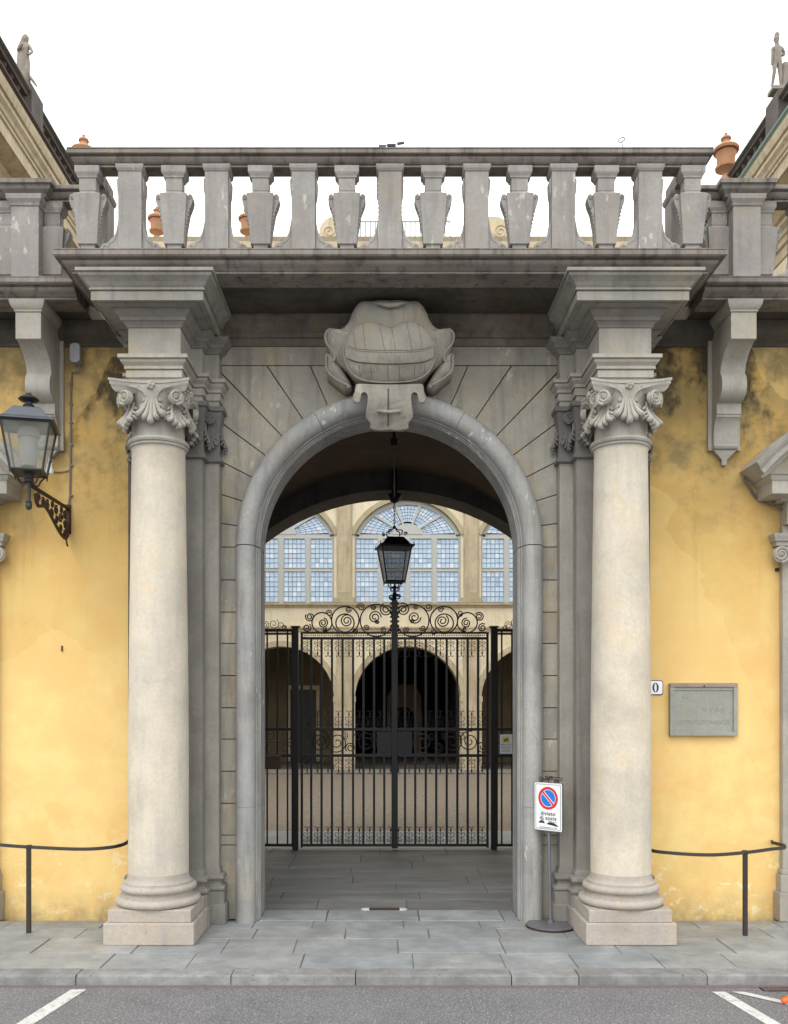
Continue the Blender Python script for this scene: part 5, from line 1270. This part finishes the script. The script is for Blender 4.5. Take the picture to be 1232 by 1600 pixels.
# ------------------------------------------------------------------ wings on both sides of the courtyard
def wing(s_, xw, label):
    zr_ = 2.75+1/(597/1022 if s_ < 0 else (1134-597)/(1100-278))*abs(xw)
    Wg = empty('palace_wing', (s_*abs(xw), 24, 0), label, 'building')
    x = s_*abs(xw); y0, y1 = 13, 34 if s_ < 0 else 34
    path = [(x, y1), (x, y0)] if s_ > 0 else [(x, y0), (x, y1)]
    z = zr_
    def zz(l): return [(o_, z+q) for o_, q in l]
    MB().box(*sorted((x+s_*1.05, x+s_*7)), y0, y1, 0, z-1.2).build('wall', 'cream_wall', Wg)
    MB().mould(path, zz([(-.35, -.16), (.02, -.16), (.04, -.1), (.12, -.05), (.12, 0), (-.35, 0)])).build('balustrade', 'dark_stone', Wg)
    bl = [o for o in sc.objects if o.parent == Wg and o.name.startswith('balustrade')][0]
    src = None; k = 0
    for i in range(int((y1-y0)/.42)):
        yy = y0+.2+i*.42
        if abs(yy-YST) < .55: continue
        if src is None:
            src = MB().lathe([(.1, 0), (.1, .08), (.06, .1), (.13, .3), (.12, .4), (.05, .6), (.09, .66), (.1, .70)], (0, 0, 0), 10).build('baluster', 'dark_stone', smooth=True)
        put(src, x-s_*-.12, yy, z-.86, bl)
    MB().mould(path, zz([(-.35, -.98), (.0, -.98), (.03, -.86), (-.35, -.86)])).build('balustrade_base', 'dark_stone', Wg)
    MB().mould(path, zz([(-.1, -1.1), (.3, -1.1), (.36, -1.04), (.36, -.99), (-.1, -.985)])).build('gutter', 'copper_green' if s_ > 0 else 'rusty_iron', Wg)
    MB().mould(path, zz([(-1.4, -3.3), (-1.0, -3.3), (-1.0, -3.0), (-.92, -2.98), (-.92, -2.8), (-.86, -2.78), (-.84, -2.68), (-.7, -2.62), (-.7, -2.5), (-.6, -2.48), (-.5, -2.36), (-.42, -2.3), (-.42, -2.2), (-.02, -2.17), (-.06, -2.12), (-.06, -2.1), (.0, -2.1), (.0, -1.78), (.05, -1.76), (.05, -1.68), (.09, -1.66), (.12, -1.58), (.2, -1.5), (.21, -1.42), (.17, -1.4), (.17, -1.36), (.24, -1.34), (.28, -1.22), (.30, -1.11), (-1.4, -1.11)])).build('cornice', 'cream_trim', Wg)
    # pedestal under the statue
    MB().box(*sorted((x-s_*.13, x+s_*.45)), YST-.4, YST+.4, z-.98, z+.16).build('pedestal', 'dark_stone', Wg)
    # window frames on the inner face
    for yy in range(15, 33, 4):
        F = MB().box(*sorted((x+s_*.93, x+s_*1.049)), yy-.9, yy+.9, z-7.6, z-4.2).build('window', 'cream_trim', Wg)
        MB().box(*sorted((x+s_*.91, x+s_*.929)), yy-.65, yy+.65, z-7.3, z-4.5).build('pane', 'window_dark', F)
    MB().box(*sorted((x+s_*.4, x+s_*7)), y0, y1, z-1.19, z-1.0).build('roof', 'roof_tile', Wg)
    return zr_
def statue(x, y, z, H, nodes, edges, label, drape=None, extra=None):
    me = bpy.data.meshes.new('statue'); k = H/1.8
    me.from_pydata([(x+a*k, y+b_*k, z+c_*k) for (a, b_, c_, r_) in nodes], edges, [])
    S = empty('statue', (x, y, z), label, 'statue', 'stone statues on the palace wings')
    o = bpy.data.objects.new('figure', me); sc.collection.objects.link(o)
    sk = o.modifiers.new('skin', 'SKIN'); sk.use_smooth_shade = True
    for i, (a, b_, c_, r_) in enumerate(nodes): me.skin_vertices[0].data[i].radius = (r_*k, r_*k)
    me.skin_vertices[0].data[0].use_root = True
    sb = o.modifiers.new('sub', 'SUBSURF'); sb.levels = sb.render_levels = 2
    me.materials.append(M['statue_stone']); o.parent = S; o.matrix_parent_inverse = Matrix.Translation(-S.location)
    if drape:
        mb = MB(); rings = []
        for (cx_, cy_, cz_, rx_, ry_) in drape:
            rings.append([(x+k*(cx_+rx_*math.cos(2*PI*q/28)*(1+.07*math.sin(q*2.4+cz_*3))), y+k*(cy_+ry_*math.sin(2*PI*q/28)*(1+.07*math.sin(q*2.4+cz_*3))), z+k*cz_) for q in range(28)])
        mb.loops(rings); mb.build('drapery', 'statue_stone', S, smooth='all')
    if extra: extra(S, x, y, z, k)
    return S
YST = 23.6
XW = 9.3
zl = wing(-1, XW, 'tall cream palace wing with a dark roof balustrade rising on the left')
YST = 24.6
zr2 = wing(1, 10.75, 'tall cream palace wing with a green gutter rising on the right')
YST = 23.6; xs_ = (38-597)*YST/1400+CX
bz = zl+.34
# nodes: pelvis, spine, chest, neck, head, head top, arms, legs
# x is along the picture, figures face the street
n1 = [(0, 0, .95, .15), (0, 0, 1.15, .13), (.0, 0, 1.38, .16), (.02, 0, 1.52, .065), (.06, -.03, 1.63, .095), (.05, -.02, 1.74, .08),
      (.17, 0, 1.42, .07), (.30, -.05, 1.18, .05), (.22, -.16, 1.0, .042), (.12, -.2, 1.02, .035),
      (-.16, 0, 1.42, .07), (-.2, -.06, 1.2, .055), (-.05, -.18, 1.28, .045), (.04, -.2, 1.36, .035),
      (.09, 0, .86, .1), (.13, -.08, .5, .075), (.1, 0, .08, .05), (.12, -.12, .03, .04),
      (-.09, 0, .86, .1), (-.12, 0, .5, .075), (-.13, .03, .08, .05), (-.14, -.1, .03, .04)]
e1 = [(0, 1), (1, 2), (2, 3), (3, 4), (4, 5), (2, 6), (6, 7), (7, 8), (8, 9), (2, 10), (10, 11), (11, 12), (12, 13), (0, 14), (14, 15), (15, 16), (16, 17), (0, 18), (18, 19), (19, 20), (20, 21)]
dr1 = [(-.04, .04, .0, .26, .2), (-.05, .04, .3, .24, .2), (-.06, .05, .6, .22, .2), (-.05, .05, .9, .21, .19), (-.06, .06, 1.15, .19, .17), (-.09, .08, 1.4, .17, .14), (-.02, .06, 1.6, .13, .12), (.03, .03, 1.74, .11, .11), (.04, .02, 1.82, .05, .05)]
def hood(S, x, y, z, k):
    MB().box(x-.25*k, x+.2*k, y-.25*k, y+.25*k, z-.14*k, z+.0*k).build('base', 'statue_stone', S, bevel=.02)
    mb = MB(); mb.prism([(x+.2*k, z+.28*k), (x+.42*k, z+.02*k), (x+.40*k, z+.14*k), (x+.22*k, z+.38*k)], y-.05, y+.1); mb.build('cloak_end', 'statue_stone', S)
statue(xs_, YST, bz, 1.37, n1, e1, 'weathered hooded stone statue standing on the left wing roof against the sky', dr1, hood)
xs_ = (1216-597)*YST/1400+CX; YST = 24.6; bz = zr2+.44; xs_ = (1215-597)*YST/1400+CX
n2 = [(0, 0, .95, .13), (0, 0, 1.15, .115), (.02, 0, 1.36, .145), (.0, 0, 1.5, .055), (-.03, -.03, 1.6, .08), (-.03, -.02, 1.70, .075),
      (.16, 0, 1.40, .06), (.27, .03, 1.2, .05), (.18, .0, 1.12, .04), (.15, -.05, 1.18, .035),
      (-.14, 0, 1.38, .06), (-.17, -.02, 1.12, .045), (-.2, -.04, .88, .035), (-.2, -.05, .78, .035),
      (.08, 0, .86, .095), (.1, -.02, .48, .07), (.14, .02, .08, .045), (.13, -.1, .03, .04),
      (-.08, 0, .86, .095), (-.14, -.1, .5, .065), (-.18, -.02, .08, .045), (-.22, -.12, .03, .04)]
def helm(S, x, y, z, k):
    mb = MB(); mb.sphere((x-.03*k, y-.01*k, z+1.69*k), .10*k, 12, sz=1.0)
    mb.prism([(x-.1*k, z+1.74*k), (x-.08*k, z+1.88*k), (x+.0*k, z+1.95*k), (x+.08*k, z+1.86*k), (x+.06*k, z+1.72*k)], y-.03*k, y+.03*k); mb.build('helmet', 'statue_stone', S, smooth=True)
    MB().box(x-.24*k, x+.35*k, y-.22*k, y+.25*k, z-.14*k, z+.0*k).build('base', 'statue_stone', S, bevel=.02)
    MB().lathe([(.14*k, 0), (.12*k, .4*k), (.11*k, .9*k), (.05*k, .95*k)], (x+.3*k, y+.05, z), 12).build('support', 'statue_stone', S, smooth=True)
statue(xs_, YST, bz, 1.45, n2, e1, 'weathered helmeted stone statue standing on the right wing roof against the sky', None, helm)
# drop the motif originals that were never placed
for o in list(sc.objects):
    if o.type == 'MESH' and o.parent is None and o.name.split('.')[0] in ('baluster', 'scroll_finial', 'scroll_pendant'): bpy.data.objects.remove(o)
